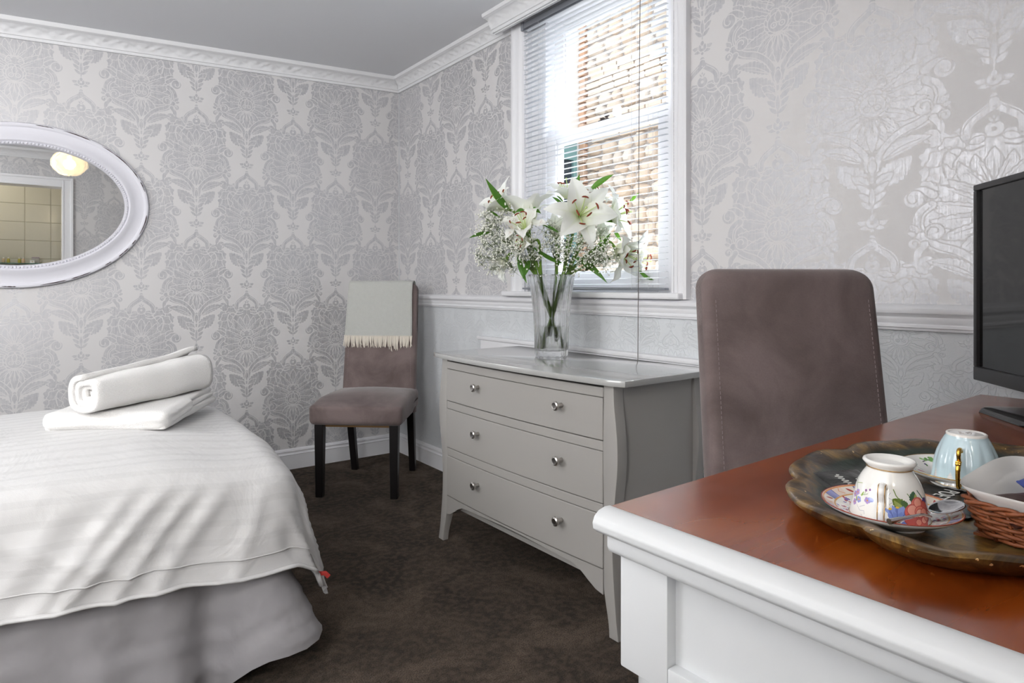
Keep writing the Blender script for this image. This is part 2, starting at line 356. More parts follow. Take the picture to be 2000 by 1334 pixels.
# ------------------------------------------------------------------ helpers: geometry
class G:
    def __init__(s): s.v = []; s.f = []; s.uv = {}; s.mi = []
    def add(s, vs, fs, uv=None, mi=0):
        o = len(s.v); s.v += [tuple(map(float, p)) for p in vs]; s.f += [tuple(i+o for i in f) for f in fs]; s.mi += [mi]*len(fs)
        if uv:
            for i, q in enumerate(uv): s.uv[o+i] = q
        return s
    def box(s, x0, x1, y0, y1, z0, z1, mi=0):
        v = [(x, y, z) for x in (x0, x1) for y in (y0, y1) for z in (z0, z1)]
        return s.add(v, [(0, 1, 3, 2), (4, 6, 7, 5), (0, 4, 5, 1), (2, 3, 7, 6), (0, 2, 6, 4), (1, 5, 7, 3)], mi=mi)
    def grid(s, fn, nu, nv, cu=False, cv=False, uvfn=None, mi=0):
        U = nu if cu else nu+1; V = nv if cv else nv+1
        vs = [fn(i/nu, j/nv) for i in range(U) for j in range(V)]
        uv = [uvfn(i/nu, j/nv) for i in range(U) for j in range(V)] if uvfn else None
        fs = []
        for i in range(nu):
            for j in range(nv):
                a, b = i % U, (i+1) % U; c, d = j % V, (j+1) % V
                fs.append((a*V+c, b*V+c, b*V+d, a*V+d))
        return s.add(vs, fs, uv, mi)
    def lathe(s, prof, n=32, c=(0, 0, 0), rfn=None, cap0=False, cap1=False, uvfn=None):
        m = len(prof)
        def fn(u, v):
            r, z = prof[min(m-1, int(round(v*(m-1))))]; a = 2*PI*u
            if rfn: r = rfn(r, z, a)
            return (c[0]+r*math.cos(a), c[1]+r*math.sin(a), c[2]+z)
        o = len(s.v); 
        if uvfn: s.grid(fn, n, m-1, uvfn=lambda u, v: uvfn(u, prof[min(m-1, int(round(v*(m-1))))]))
        else: s.grid(fn, n, m-1, cu=True)
        if not uvfn:
            if cap0: s.f.append(tuple(o+i*m for i in range(n))[::-1]); s.mi.append(0)
            if cap1: s.f.append(tuple(o+i*m+m-1 for i in range(n))); s.mi.append(0)
        return s
    def tube(s, pts, r, n=8, caps=True, flat=1.0, up=None):
        P = [Vector(p) for p in pts]; m = len(P); R = r if isinstance(r, (list, tuple)) else [r]*m
        t0 = (P[1]-P[0]).normalized(); ref = Vector(up) if up else (Vector((0, 0, 1)) if abs(t0.z) < 0.9 else Vector((1, 0, 0)))
        N = (ref-t0*ref.dot(t0)).normalized(); rows = []
        for i in range(m):
            t = (P[min(i+1, m-1)]-P[max(i-1, 0)]).normalized()
            N = (N-t*N.dot(t)).normalized(); B = t.cross(N)
            rows.append([P[i]+(N*math.cos(2*PI*k/n)+B*math.sin(2*PI*k/n)*flat)*R[i] for k in range(n)])
        vs = [p for q in rows for p in q]; fs = []
        for i in range(m-1):
            for k in range(n): fs.append((i*n+k, i*n+(k+1) % n, (i+1)*n+(k+1) % n, (i+1)*n+k))
        if caps: fs += [tuple(range(n))[::-1], tuple((m-1)*n+k for k in range(n))]
        return s.add(vs, fs)
    def prism(s, poly, fn0, fn1, mi=0):
        """closed polygon placed by two functions (the two ends)"""
        n = len(poly); vs = [fn0(p) for p in poly]+[fn1(p) for p in poly]
        fs = [(i, (i+1) % n, n+(i+1) % n, n+i) for i in range(n)]+[tuple(range(n))[::-1], tuple(range(n, 2*n))]
        return s.add(vs, fs, mi=mi)
    def rbox(s, sx, sy, sz, r, n=6, c=(0, 0, 0), fn=None):
        """rounded box centred on c; fn deforms"""
        h = Vector((sx/2, sy/2, sz/2)); r = min(r, min(h)*0.999); inn = Vector((h.x-r, h.y-r, h.z-r))
        def put(p):
            q = Vector([max(-inn[i], min(inn[i], p[i])) for i in range(3)]); d = p-q
            if d.length > 1e-9: p = q+d.normalized()*r
            p = p+Vector(c); return fn(p) if fn else tuple(p)
        def warp(t, hh):                          # denser near the edges
            x = (2*t-1); k = max(0.0, 1-r/hh*1.3)
            return hh*(x if k < 0.1 else (math.copysign(min(1, abs(x)/0.55)*k, x) if abs(x) < 0.55 else math.copysign(k+(abs(x)-0.55)/0.45*(1-k), x)))
        for ax in range(3):
            for sg in (-1, 1):
                a, b = (ax+1) % 3, (ax+2) % 3
                def f(u, v):
                    p = Vector((0, 0, 0)); p[ax] = sg*h[ax]; p[a] = warp(u if sg > 0 else 1-u, h[a]); p[b] = warp(v, h[b]); return put(p)
                s.grid(f, n, n)
        return s
    def xf(s, M):
        s.v = [tuple(M @ Vector(p)) for p in s.v]; return s

WM = {}
def tag(o, label=None, cat=None, group=None, kind=None):
    if label: o['label'] = label
    if cat: o['category'] = cat
    if group: o['group'] = group
    if kind: o['kind'] = kind
    return o
def thing(name, label=None, cat=None, loc=(0, 0, 0), rotz=0.0, group=None, kind=None):
    o = bpy.data.objects.new(name, None); o.empty_display_size = 0.05; COL.objects.link(o)
    o.location = loc; o.rotation_euler = (0, 0, rotz); WM[o.name] = Matrix.Translation(loc) @ Matrix.Rotation(rotz, 4, 'Z')
    return tag(o, label, cat, group, kind)
def mesh(name, g, mats, smooth=35, bevel=None, merge=None):
    me = bpy.data.meshes.new(name); me.from_pydata(g.v, [], g.f)
    if g.uv:
        ul = me.uv_layers.new(name='UVMap')
        idx = np.zeros(len(me.loops), np.int32); me.loops.foreach_get('vertex_index', idx)
        arr = np.array([g.uv.get(i, (0, 0)) for i in range(len(g.v))], np.float32)
        ul.data.foreach_set('uv', arr[idx].ravel())
    mats = mats if isinstance(mats, (list, tuple)) else [mats]
    for m in mats: me.materials.append(m)
    if len(mats) > 1: me.polygons.foreach_set('material_index', g.mi)
    if bevel or merge or not g.uv:
        bm = bmesh.new(); bm.from_mesh(me)
        if merge: bmesh.ops.remove_doubles(bm, verts=bm.verts, dist=merge)
        if not g.uv: bmesh.ops.recalc_face_normals(bm, faces=bm.faces)
        if bevel:
            es = [e for e in bm.edges if len(e.link_faces) == 2 and e.calc_face_angle(0) > 0.5]
            bmesh.ops.bevel(bm, geom=es, offset=bevel[0], segments=bevel[1], profile=0.6, affect='EDGES', clamp_overlap=True)
        bm.to_mesh(me); bm.free()
    if smooth is not None:
        me.polygons.foreach_set('use_smooth', [True]*len(me.polygons))
        if smooth < 180: me.set_sharp_from_angle(angle=math.radians(smooth))
    me.update(); return me
def obj(name, g, mats, parent=None, world=False, smooth=35, bevel=None, merge=None, label=None, cat=None, group=None, kind=None):
    if world and parent is not None and parent.name in WM: g.xf(WM[parent.name].inverted())
    o = bpy.data.objects.new(name, mesh(name, g, mats, smooth, bevel, merge)); COL.objects.link(o)
    if parent is not None:
        o.parent = parent; WM[o.name] = WM.get(parent.name, Matrix.Identity(4))
    return tag(o, label, cat, group, kind)
def inst(name, me, parent, M=None, label=None, world_of=None):
    o = bpy.data.objects.new(name, me); COL.objects.link(o)
    if parent is not None: o.parent = parent
    if M is not None: o.matrix_basis = M
    return tag(o, label)
def dup(root, loc, rotz, label=None, group=None):
    r = root.copy(); COL.objects.link(r); r.location = loc; r.rotation_euler = (0, 0, rotz)
    if label: r['label'] = label
    if group: r['group'] = group
    def rec(src, dst):
        for ch in list(src.children):
            c = ch.copy(); COL.objects.link(c); c.parent = dst; rec(ch, c)
    rec(root, r); return r
def lerp(a, b, t): return a+(b-a)*t
def smooth01(t): t = max(0, min(1, t)); return t*t*(3-2*t)
def bez(p0, p1, p2, n):
    p0, p1, p2 = Vector(p0), Vector(p1), Vector(p2)
    return [p0*(1-t)**2+p1*2*t*(1-t)+p2*t*t for t in [i/n for i in range(n+1)]]
def crv(pts, n=6):
    """Catmull-Rom through the points"""
    P = [Vector(p) for p in pts]; out = []
    for i in range(len(P)-1):
        a, b, c, d = P[max(i-1, 0)], P[i], P[i+1], P[min(i+2, len(P)-1)]
        for k in range(n):
            t = k/n; out.append(0.5*((2*b)+(c-a)*t+(2*a-5*b+4*c-d)*t*t+(3*b-a-3*c+d)*t**3))
    out.append(P[-1]); return out

# ------------------------------------------------------------------ setting: shell
KS = 0.048                                        # the old ceiling runs out of level along the back wall
def ceil_z(x, y): return ZC-KS*(XR-x)*smooth01((y-0.6)/(YB-0.6))
obj('floor', G().grid(lambda u, v: (lerp(XL-.1, XR+.1, u), lerp(-1.5, YB+.1, v), 0), 4, 4), M_CARPET, kind='structure')
obj('ceiling', G().grid(lambda u, v: (lerp(XL-.1, XR+.05, u), lerp(YF-.1, YB+.05, v), ceil_z(lerp(XL-.1, XR+.05, u), lerp(YF-.1, YB+.05, v))), 12, 16), M_CEIL, kind='structure')
PU, PV = 0.486, 0.63
def uv_back(x, z): return ((x-0.676)/PU+0.5, (z-1.951-0.022*(x-0.676))/PV+(1-0.956))
g = G(); g.grid(lambda u, v: (lerp(XL, XR, u), YB, lerp(0, 2.3, v)), 1, 1, uvfn=lambda u, v: uv_back(lerp(XL, XR, u), lerp(0, 2.3, v)))
obj('wall_back', g, M_PAPER, kind='structure')
# right wall with the window opening, papered above the rail, embossed below
OY0, OY1, OZ0, OZ1 = 1.50, 2.315, 0.965, 2.19
g = G()
def quad(y0, y1, z0, z1, uvf, mi): g.grid(lambda u, v: (XR, lerp(y1, y0, u), lerp(z0, z1, v)), 1, 1, uvfn=lambda u, v: uvf(lerp(y1, y0, u), lerp(z0, z1, v)), mi=mi)
uvL = lambda y, z: ((2.656-y)/0.546+0.5, (z-1.98)/PV+(1-0.956))
uvR = lambda y, z: ((0.548-y)/0.546+0.5, (z-1.485)/PV+(1-0.956))
uvD = lambda y, z: (-y/0.30, z/0.34)
quad(OY1, YB, 0.92, 2.3, uvL, 0); quad(YF, OY0, 0.92, 2.3, uvR, 0); quad(OY0, OY1, OZ1, 2.3, uvL, 0)
quad(YF, YB, 0.0, 0.92, uvD, 1); quad(OY0, OY1, 0.92, OZ0, uvD, 1)
obj('wall_right', g, [M_PAPER, M_DADO], kind='structure')
# front wall with the doorway the photograph was taken from, left wall; both pierced by a window added for fill light
DX0, DX1, DZ = -0.60, 0.242, 1.925
g = G()
def quadx(x0, x1, z0, z1): g.grid(lambda u, v: (lerp(x1, x0, u), YF, lerp(z0, z1, v)), 1, 1, uvfn=lambda u, v: (-lerp(x1, x0, u)/PU+0.36, lerp(z0, z1, v)/PV+0.5))
FX0, FX1, FZ0, FZ1 = -1.49, -0.70, 0.98, 2.14
quadx(XL, FX0, 0, 2.3); quadx(FX1, DX0, 0, 2.3); quadx(FX0, FX1, 0, FZ0); quadx(FX0, FX1, FZ1, 2.3); quadx(DX1, XR, 0, 2.3); quadx(DX0, DX1, DZ, 2.3)
obj('wall_front', g, M_PAPER, kind='structure')
w3 = thing('added_window_front', kind='structure', loc=(-1.09, YF, FZ0))  # made-up window, out of view, added to let frontal fill light in
g = G(); fw = .035
for (a, b, c, d) in ((FX0-.03, FX0+fw, FZ0-.05, FZ1+.05), (FX1-fw, FX1+.03, FZ0-.05, FZ1+.05), (FX0+fw, FX1-fw, FZ1-fw, FZ1+.05), (FX0+fw, FX1-fw, FZ0-.05, FZ0+fw)): g.box(a, b, YF-.09, YF+.020, c, d)
g.box(FX0, FX1, YF-.07, YF-.03, 1.54, 1.58)
obj('window_frame', g, M_WHITE, w3, world=True, bevel=(.004, 2)); obj('pane', G().box(FX0, FX1, YF-.054, YF-.050, FZ0, FZ1), M_PANE, w3, world=True, smooth=None)
LY0, LY1, LZ0, LZ1 = 1.15, 2.45, 1.05, 2.12
g = G()
def quadl(y0, y1, z0, z1): g.grid(lambda u, v: (XL, lerp(y0, y1, u), lerp(z0, z1, v)), 1, 1, uvfn=lambda u, v: (lerp(y0, y1, u)/PU, lerp(z0, z1, v)/PV))
quadl(YF, LY0, 0, 2.3); quadl(LY1, YB, 0, 2.3); quadl(LY0, LY1, 0, LZ0); quadl(LY0, LY1, LZ1, 2.3)
obj('wall_left', g, M_PAPER, kind='structure')
w2 = thing('added_window_left', kind='structure', loc=(XL, 1.8, LZ0))  # unseen window added over the bed head as a side fill source
g = G()
for (a, b, c, d) in ((LY0-.07, LY0, LZ0-.05, LZ1+.07), (LY1, LY1+.07, LZ0-.05, LZ1+.07), (LY0, LY1, LZ1, LZ1+.07), (LY0-.09, LY1+.09, LZ0-.05, LZ0)): g.box(XL-.10, XL+.022, a, b, c, d)
g.box(XL-.08, XL-.04, LY0, LY1, 1.47, 1.51)
obj('window_frame', g, M_WHITE, w2, world=True, bevel=(.004, 2))
obj('pane', G().box(XL-.064, XL-.060, LY0, LY1, LZ0, LZ1), M_PANE, w2, world=True, smooth=None)

# ------------------------------------------------------------------ setting: mouldings
def sweep(name, prof, path_fn, length, n, mat, relief=None, bumps=None):
    """prof: (out from wall, z) pairs; path_fn(s, out, z) -> point"""
    m = len(prof); g = G()
    def fn(u, v):
        j = min(m-1, int(round(v*(m-1)))); o, z = prof[j]; s = u*length
        if relief: 
            d = relief(s, j/(m-1)); 
            k0, k1 = prof[max(j-1, 0)], prof[min(j+1, m-1)]; tx, tz = k1[0]-k0[0], k1[1]-k0[1]; L = math.hypot(tx, tz) or 1
            o += d*(-tz/L)*-1 if False else d*abs(tz)/L; z -= d*abs(tx)/L
        return path_fn(s, o, z)
    g.grid(fn, n, m-1)
    return obj(name, g, mat, smooth=50, kind='structure')
def cor_prof():
    pr = [(0.0, -0.078), (0.010, -0.078), (0.012, -0.072), (0.012, -0.066), (0.018, -0.064)]
    for i in range(11):
        t = i/10; a = t*PI/2; pr.append((0.018+0.040*(1-math.cos(a)), -0.062+0.040*math.sin(a)))
    pr += [(0.060, -0.020), (0.066, -0.019), (0.069, -0.013), (0.069, 0.0)]
    return pr
COR = cor_prof()
def cor_relief(s, v):
    if v < 0.22 or v > 0.80: return 0.0
    w = (v-0.22)/0.58; e = math.sin(PI*w); P = 0.17; p = (s % P)/P
    vine = math.exp(-((w-0.5-0.26*math.sin(2*PI*p))/0.10)**2)
    d = 0.0035*vine
    for (a, b, ra, rb, h) in ((.25, .40, .09, .20, .006), (.08, .68, .06, .16, .005), (.42, .62, .07, .14, .004), (.60, .28, .06, .17, .006), (.75, .60, .10, .20, .006), (.92, .34, .06, .14, .004)):
        d += h*math.exp(-((p-a)/ra)**2-((w-b)/rb)**2)*(1+0.5*math.sin(60*(p+0.6*w)))
    return d*e
g0 = 0.069
def cz(x, y): return ceil_z(x, y)
sweep('trim_1', COR, lambda s, o, z: (lerp(XL, XR, s/(XR-XL)) if lerp(XL, XR, s/(XR-XL)) < XR-o else XR-o, YB-o, z+cz(lerp(XL, XR, s/(XR-XL)), YB-o)), XR-XL, 420, M_CORNICE, cor_relief)
sweep('trim_2', COR, lambda s, o, z: (XR-o, min(YB-o, lerp(2.40, YB, s/(YB-2.40))), z+ZC), YB-2.40, 190, M_CORNICE, cor_relief)
sweep('trim_3', COR, lambda s, o, z: (XR-o, lerp(YF, 1.37, s/(1.37-YF)), z+ZC), 1.37-YF, 60, M_CORNICE, cor_relief)
sweep('trim_4', COR, lambda s, o, z: (lerp(XL, XR, s/(XR-XL)), YF+o, z+ZC), XR-XL, 240, M_CORNICE, cor_relief)
sweep('trim_5', COR, lambda s, o, z: (XL+o, lerp(YF, YB, s/(YB-YF)), z+cz(XL, lerp(YF, YB, s/(YB-YF)))), YB-YF, 120, M_CORNICE, cor_relief)
# the boxed-out cornice over the window, on its pelmet board
PX = XR-0.075
pel = thing('trim_6', kind='structure', loc=(PX, 1.9, ZC-.078))
g = G(); m = len(COR)
def pf(u, v):
    j = min(m-1, int(round(v*(m-1)))); o, z = COR[j]; d = cor_relief(u*1.12, j/(m-1)); return (PX-o-d*.8, lerp(1.35, 2.475, u), ZC+z-d*.3)
g.grid(pf, 150, m-1); n = len(g.v)
poly = [(o, z) for o, z in COR]+[(-0.010, 0.0), (-0.010, -0.078)]
g.prism(poly, lambda p: (PX-p[0], 2.4755, ZC+p[1]), lambda p: (PX-p[0], 2.4735, ZC+p[1]))
g.prism(poly, lambda p: (PX-p[0], 1.3495, ZC+p[1]), lambda p: (PX-p[0], 1.3515, ZC+p[1]))
obj('moulding', g, M_CORNICE, pel, world=True, smooth=45)
obj('board', G().box(PX+.0, PX+.012, 1.352, 2.472, ZC-.082, ZC), M_CORNICE, pel, world=True)
# dado rail
RAIL = [(0.0, 0.888), (0.012, 0.888), (0.013, 0.893), (0.017, 0.896), (0.017, 0.902), (0.014, 0.905), (0.018, 0.912), (0.018, 0.922), (0.022, 0.928), (0.028, 0.932), (0.030, 0.938), (0.030, 0.944), (0.024, 0.949), (0.012, 0.953), (0.0, 0.955)]
g = G(); g.grid(lambda u, v: (XR-RAIL[int(round(v*14))][0], lerp(YF, YB, u), RAIL[int(round(v*14))][1]), 1, 14); obj('trim_7', g, M_WHITE, smooth=30, kind='structure')
BASE = [(0.018, 0.0), (0.018, 0.078), (0.020, 0.081), (0.014, 0.086), (0.013, 0.092), (0.017, 0.098), (0.014, 0.105), (0.008, 0.109), (0.0, 0.111)]
g = G(); g.grid(lambda u, v: (XR-BASE[int(round(v*8))][0], lerp(YF, YB-BASE[int(round(v*8))][0], u), BASE[int(round(v*8))][1]), 1, 8); obj('baseboard_right', g, M_WHITE, smooth=30, kind='structure')
g = G(); g.grid(lambda u, v: (lerp(XL, XR-BASE[int(round(v*8))][0], u), YB-BASE[int(round(v*8))][0], BASE[int(round(v*8))][1]), 1, 8); obj('baseboard_back', g, M_WHITE, smooth=30, kind='structure')
obj('trim_8', G().box(XR-.007, XR, YB-.006, YB, 0.955, ZC-.08), M_PLAIN, kind='structure')

# ------------------------------------------------------------------ setting: window_1
win = thing('window_1', kind='structure', loc=(XR, 1.9, OZ0))
# moulded casing, mitre-free verticals
CAS = [(0.0, 0.0), (0.024, 0.0), (0.027, 0.006), (0.027, 0.016), (0.020, 0.022), (0.017, 0.030), (0.017, 0.048), (0.021, 0.054), (0.017, 0.062), (0.012, 0.068), (0.012, 0.085), (0.0, 0.085)]
g = G()
g.prism(CAS, lambda p: (XR-p[0], 2.412-p[1], 0.955), lambda p: (XR-p[0], 2.412-p[1], 2.24))
g.prism(CAS, lambda p: (XR-p[0], 1.415+p[1]*0.72, 0.955), lambda p: (XR-p[0], 1.415+p[1]*0.72, 2.24))
g.box(XR-.018, XR, 1.476, 2.327, 2.165, 2.24)
obj('casing', g, M_WHITE, win, world=True, smooth=30)
g = G()
g.box(XR-.002, 2.02, OY1, OY1+.012, .95, 2.2); g.box(XR-.002, 2.02, OY0-.012, OY0, .95, 2.2); g.box(XR-.002, 2.02, OY0, OY1, OZ1, OZ1+.012); g.box(XR, 2.06, OY0, OY1, .93, .972)
g.box(1.828, 1.935, 2.215, 2.315, .97, OZ1); g.box(1.828, 1.935, 1.50, 1.532, .97, OZ1); g.box(1.828, 1.935, 1.50, 2.315, 2.165, OZ1)
obj('lining', g, M_WHITE, win, world=True, smooth=None, bevel=(.003, 2))
obj('sill', G().box(XR-.046, XR+.03, 1.432, 2.462, 0.954, 0.977), M_WHITE, win, world=True, bevel=(.009, 4))
def sash(name, x0, x1, z0, z1, bot, top):
    g = G(); y0, y1, st = 1.532, 2.215, 0.060
    g.box(x0, x1, y0, y0+.05, z0, z1); g.box(x0, x1, y1-st, y1, z0, z1); g.box(x0, x1, y0+.05, y1-st, z0, z0+bot); g.box(x0, x1, y0+.05, y1-st, z1-top, z1)
    g.box(x0+.008, x1-.006, y0+.05, y0+.058, z0+bot, z1-top); g.box(x0+.008, x1-.006, y1-st-.008, y1-st, z0+bot, z1-top)
    s = obj(name, g, M_WHITE, win, world=True, smooth=None, bevel=(.004, 2))
    xm = (x0+x1)/2+.006
    obj('pane', G().box(xm-.002, xm+.002, y0+.045, y1-st+.005, z0+bot-.005, z1-top+.005), M_PANE, s, world=True, smooth=None)
    return s
lo = sash('lower_sash', 1.834, 1.868, 0.977, 1.662, 0.085, 0.042)
up = sash('upper_sash', 1.880, 1.914, 1.622, 2.166, 0.042, 0.05)
g = G(); g.lathe([(0.0, 1.690), (0.010, 1.688), (0.012, 1.680), (0.006, 1.676), (0.005, 1.664), (0.012, 1.662)], 12, (1.850, 1.86, 0)); g.box(1.842, 1.862, 1.842, 1.90, 1.661, 1.667); g.box(1.846, 1.856, 1.875, 1.892, 1.667, 1.677)
obj('sash_lock', g, simple('dark_brass', lin(70, 62, 58), 0.35, metal=0.8), win, world=True)
g = G(); g.rbox(.03, .035, .04, .012, 4, (1.848, 1.80, 1.685)); obj('sash_stop', g, M_WHITE, win, world=True, merge=1e-5)
g = G(); g.rbox(.034, .05, .085, .016, 5, (1.835, 2.235, 1.69)); obj('stay_cover', g, M_WHITE, win, world=True, merge=1e-5)

# ------------------------------------------------------------------ blind
BX, BY0, BY1 = 1.786, 1.502, 2.314
bl = thing('venetian_blind', 'white aluminium venetian blind with narrow slats hanging in the window', 'blind', (BX, 1.9, 0.98))
g = G(); g.box(BX-.014, BX+.016, BY0+.004, BY1-.004, 2.150, 2.177); g.box(BX-.017, BX+.018, BY1-.012, BY1+.006, 2.143, 2.181); g.box(BX-.017, BX+.018, BY0-.006, BY0+.012, 2.143, 2.181)
obj('head_rail', g, M_RAIL, bl, world=True, bevel=(.002, 2), label='grey head rail with end brackets')
sl = G(); Wd = 0.0245; th = math.radians(6)
def slf(u, v):
    x = (v-.5)*Wd; z = 0.0024*(1-(2*v-1)**2)
    return (x*math.cos(th)-z*math.sin(th), lerp(BY0, BY1, u)-1.9, x*math.sin(th)+z*math.cos(th))
sl.grid(slf, 1, 6); n0 = len(sl.v)
me_sl = mesh('slat', sl, M_ALU, 60)
NS = 53; z0s, z1s = 1.006, 2.142
for i in range(NS):
    z = lerp(z0s, z1s, i/(NS-1)); M = Matrix.Translation((0, 0, z-0.98)) @ Matrix.Rotation(math.radians(random.uniform(-1.6, 1.6)), 4, 'Y') @ Matrix.Rotation(math.radians(random.uniform(-.12, .12)), 4, 'X')
    inst('slat', me_sl, bl, M)
g = G(); g.rbox(.026, BY1-BY0+.004, .011, .005, 4, (BX, (BY0+BY1)/2, .990)); obj('bottom_rail', g, M_RAIL, bl, world=True, merge=1e-5, label='grey bottom rail')
for yy in (1.575, 1.655, 2.20):
    g = G()
    for dx in (-.0125, .0125): g.tube([(BX+dx, yy, .99), (BX+dx, yy, 2.15)], .0007, 5)
    obj('ladder_cord', g, M_PALECORD, bl, world=True)
obj('tilt_wand', G().tube([(BX-.022, 2.268, 2.148), (BX-.026, 2.268, 2.135), (BX-.028, 2.27, 1.60), (BX-.028, 2.27, 1.592)], [.002, .0042, .0042, .003], 8), M_WAND, bl, world=True, label='clear acrylic wand')
obj('pull_cord', G().tube([(BX-.020, 1.605, 2.15), (BX-.026, 1.606, 1.6), (BX-.029, 1.607, 1.0), (BX-.030, 1.608, .715)], .0013, 6), M_CORD, bl, world=True, label='long thin brown pull cord')

# ------------------------------------------------------------------ outside the window
OX = 5.0
M_MORTAR = simple('grey_mortar', lin(176, 170, 166), 0.95, bump=(40, 0.5, 0.02))
def stone_mat(name, a, b): 
    t = NT(name); co = t.coord('Object'); oi = t.add('ShaderNodeObjectInfo')
    f = t.noise(co, 3.5, 5, 0.7, .6); t.set(col=t.mix(oi.outputs['Random'], t.mix(f, a, b), t.mix(f, b, lin(228, 224, 218))), rough=0.9, spec=.1); t.bump(f, .5, .02); return t.m
M_STONE = stone_mat('rubble_stone', lin(214, 186, 158), lin(224, 214, 202))
M_BRICK = stone_mat('pale_brick', lin(226, 208, 190), lin(230, 216, 202))
M_QUOIN = stone_mat('orange_brick', lin(222, 176, 144), lin(230, 192, 162))
wo = thing('wall_outside', kind='structure', loc=(OX, 4.9, 0))
obj('mortar_bed', G().box(OX+.02, OX+.3, 3.6, 5.43, 0.0, 5.2), M_MORTAR, wo, world=True, smooth=None)
stv = []
for k in range(6):
    n = 8; ang = sorted(random.uniform(-.25, .25)+2*PI*i/n for i in range(n)); g = G()
    ring = [(math.copysign(abs(math.cos(a))**.75, math.cos(a))*random.uniform(.86, 1.04)*.5, math.copysign(abs(math.sin(a))**.75, math.sin(a))*random.uniform(.84, 1.04)*.5) for a in ang]
    vs = [(0.5, y, z) for y, z in ring]+[(-.1, y*.95, z*.95) for y, z in ring]+[(-.5+random.uniform(-.2, .2), y*.62, z*.62) for y, z in ring]
    fs = [(i, (i+1) % n, n+(i+1) % n, n+i) for i in range(n)]+[(n+i, n+(i+1) % n, 2*n+(i+1) % n, 2*n+i) for i in range(n)]+[tuple(range(2*n, 3*n))]
    g.add(vs, fs); stv.append(mesh('stone', g, M_STONE, 50))
g = G(); g.box(-.5, .5, -.5, .5, -.5, .5); me_br = mesh('brick', g, M_BRICK, 30, bevel=(.06, 1)); g = G(); g.box(-.5, .5, -.5, .5, -.5, .5); me_q = mesh('quoin', g, M_QUOIN, 30, bevel=(.06, 1))
def put(me, nm, y, z, sy, sz, d=.05, rot=0): inst(nm, me, wo, Matrix.Translation((random.uniform(-.012, .012), y-4.9, z)) @ Matrix.Rotation(rot, 4, 'X') @ Matrix.Diagonal((d, sy, sz, 1)))
z = 0.95
while z < 4.3:
    if 2.46 < z < 2.86 or 3.10 < z < 3.32:
        h = .072; y = 5.34-random.uniform(0, .1)
        while y > 4.0: put(me_br, 'brick', y-.105, z+h/2, .20, h-.010); y -= .213
        z += h
    else:
        h = random.uniform(.10, .17); y = 5.34
        while y > 4.0:
            w = random.uniform(.13, .27); put(random.choice(stv), 'stone', y-w/2, z+h/2+random.uniform(-.012, .012), w*1.0, h*1.03, .07, random.uniform(-.14, .14)); y -= w
        z += h
z = .95
k = 0
while z < 4.3: put(me_q, 'brick', 5.43-.045, z+.035, .085, .062, .09); z += .075
ob = thing('wall_yard', kind='structure', loc=(3.6, 5.47, 0))
M_RENDER = simple('white_render', lin(240, 240, 238), 0.85)
obj('render', G().box(2.0, 5.3, 5.435, 5.7, 0, 5.2), M_RENDER, ob, world=True, smooth=None)
M_TEAL = simple('teal_paint', lin(120, 160, 162), 0.5)
g = G()
for (a, b, c, d) in ((4.40, 4.45, 1.2, 2.62), (4.85, 4.90, 1.2, 2.62), (4.45, 4.85, 2.40, 2.62), (4.45, 4.85, 1.2, 1.25)): g.box(a, b, 5.39, 5.44, c, d)
for zz in (2.08, 1.80, 1.52): g.box(4.45, 4.85, 5.40, 5.43, zz, zz+.05)
obj('window_frame', g, M_TEAL, ob, world=True, smooth=None)
obj('pane', G().box(4.45, 4.85, 5.425, 5.434, 1.25, 2.42), simple('dark_pane', lin(50, 62, 74), 0.1), ob, world=True, smooth=None)
obj('ground', G().box(1.95, 6.2, -3, 6, -.1, 0.0), simple('yard_paving', lin(150, 148, 144), .9), kind='structure')
obj('wall_window_outer', G().box(1.95, 2.0, -1, 1.49, 0, 3.0).box(1.95, 2.0, 2.327, 5.4, 0, 3.0).box(1.95, 2.0, 1.49, 2.327, 0, .93).box(1.95, 2.0, 1.49, 2.327, 2.2, 3.0), simple('dark_outer_render', lin(120, 112, 106), .9), kind='structure', smooth=None)

# ------------------------------------------------------------------ doorway and bathroom seen in the mirror
dr = thing('door_1', kind='structure', loc=(0, YF, 0))
g = G(); CW = 0.088
for (o, a, b) in ((.014, 0, CW), (.024, CW-.022, CW), (.019, 0, .016)):
    g.box(DX1+a, DX1+b, YF, YF+o, 0, DZ+CW); g.box(DX0-b, DX0-a, YF, YF+o, 0, DZ+CW); g.box(DX0-a, DX1+a, YF, YF+o, DZ+a, DZ+b)
obj('casing', g, M_WHITE, dr, world=True, smooth=None, bevel=(.004, 2))
obj('lining', G().box(DX1, DX1+.015, YF-.16, YF, 0, DZ).box(DX0-.015, DX0, YF-.16, YF, 0, DZ).box(DX0, DX1, YF-.16, YF, DZ, DZ+.015), M_WHITE, dr, world=True, smooth=None)
M_TILE = simple('cream_gloss_tile', lin(200, 199, 190), 0.12, spec=0.6)
wb = thing('wall_bathroom', kind='structure', loc=(0, -1.35, 0))
obj('grout', G().box(-.70, .66, -1.40, -1.356, 0, 2.3), simple('grout', lin(190, 184, 170), .9), wb, world=True, smooth=None)
g = G(); g.box(-.1095, .1095, -.004, .004, -.0945, .0945); me_t = mesh('tile', g, M_TILE, 30, bevel=(.002, 1))
for i in range(-3, 3):
    for j in range(5, 12): inst('tile', me_t, wb, Matrix.Translation((i*.222+.07, -.004+.0, j*.192+.04)) @ Matrix.Rotation(random.uniform(-.004, .004), 4, 'X') @ Matrix.Rotation(random.uniform(-.004, .004), 4, 'Z'))
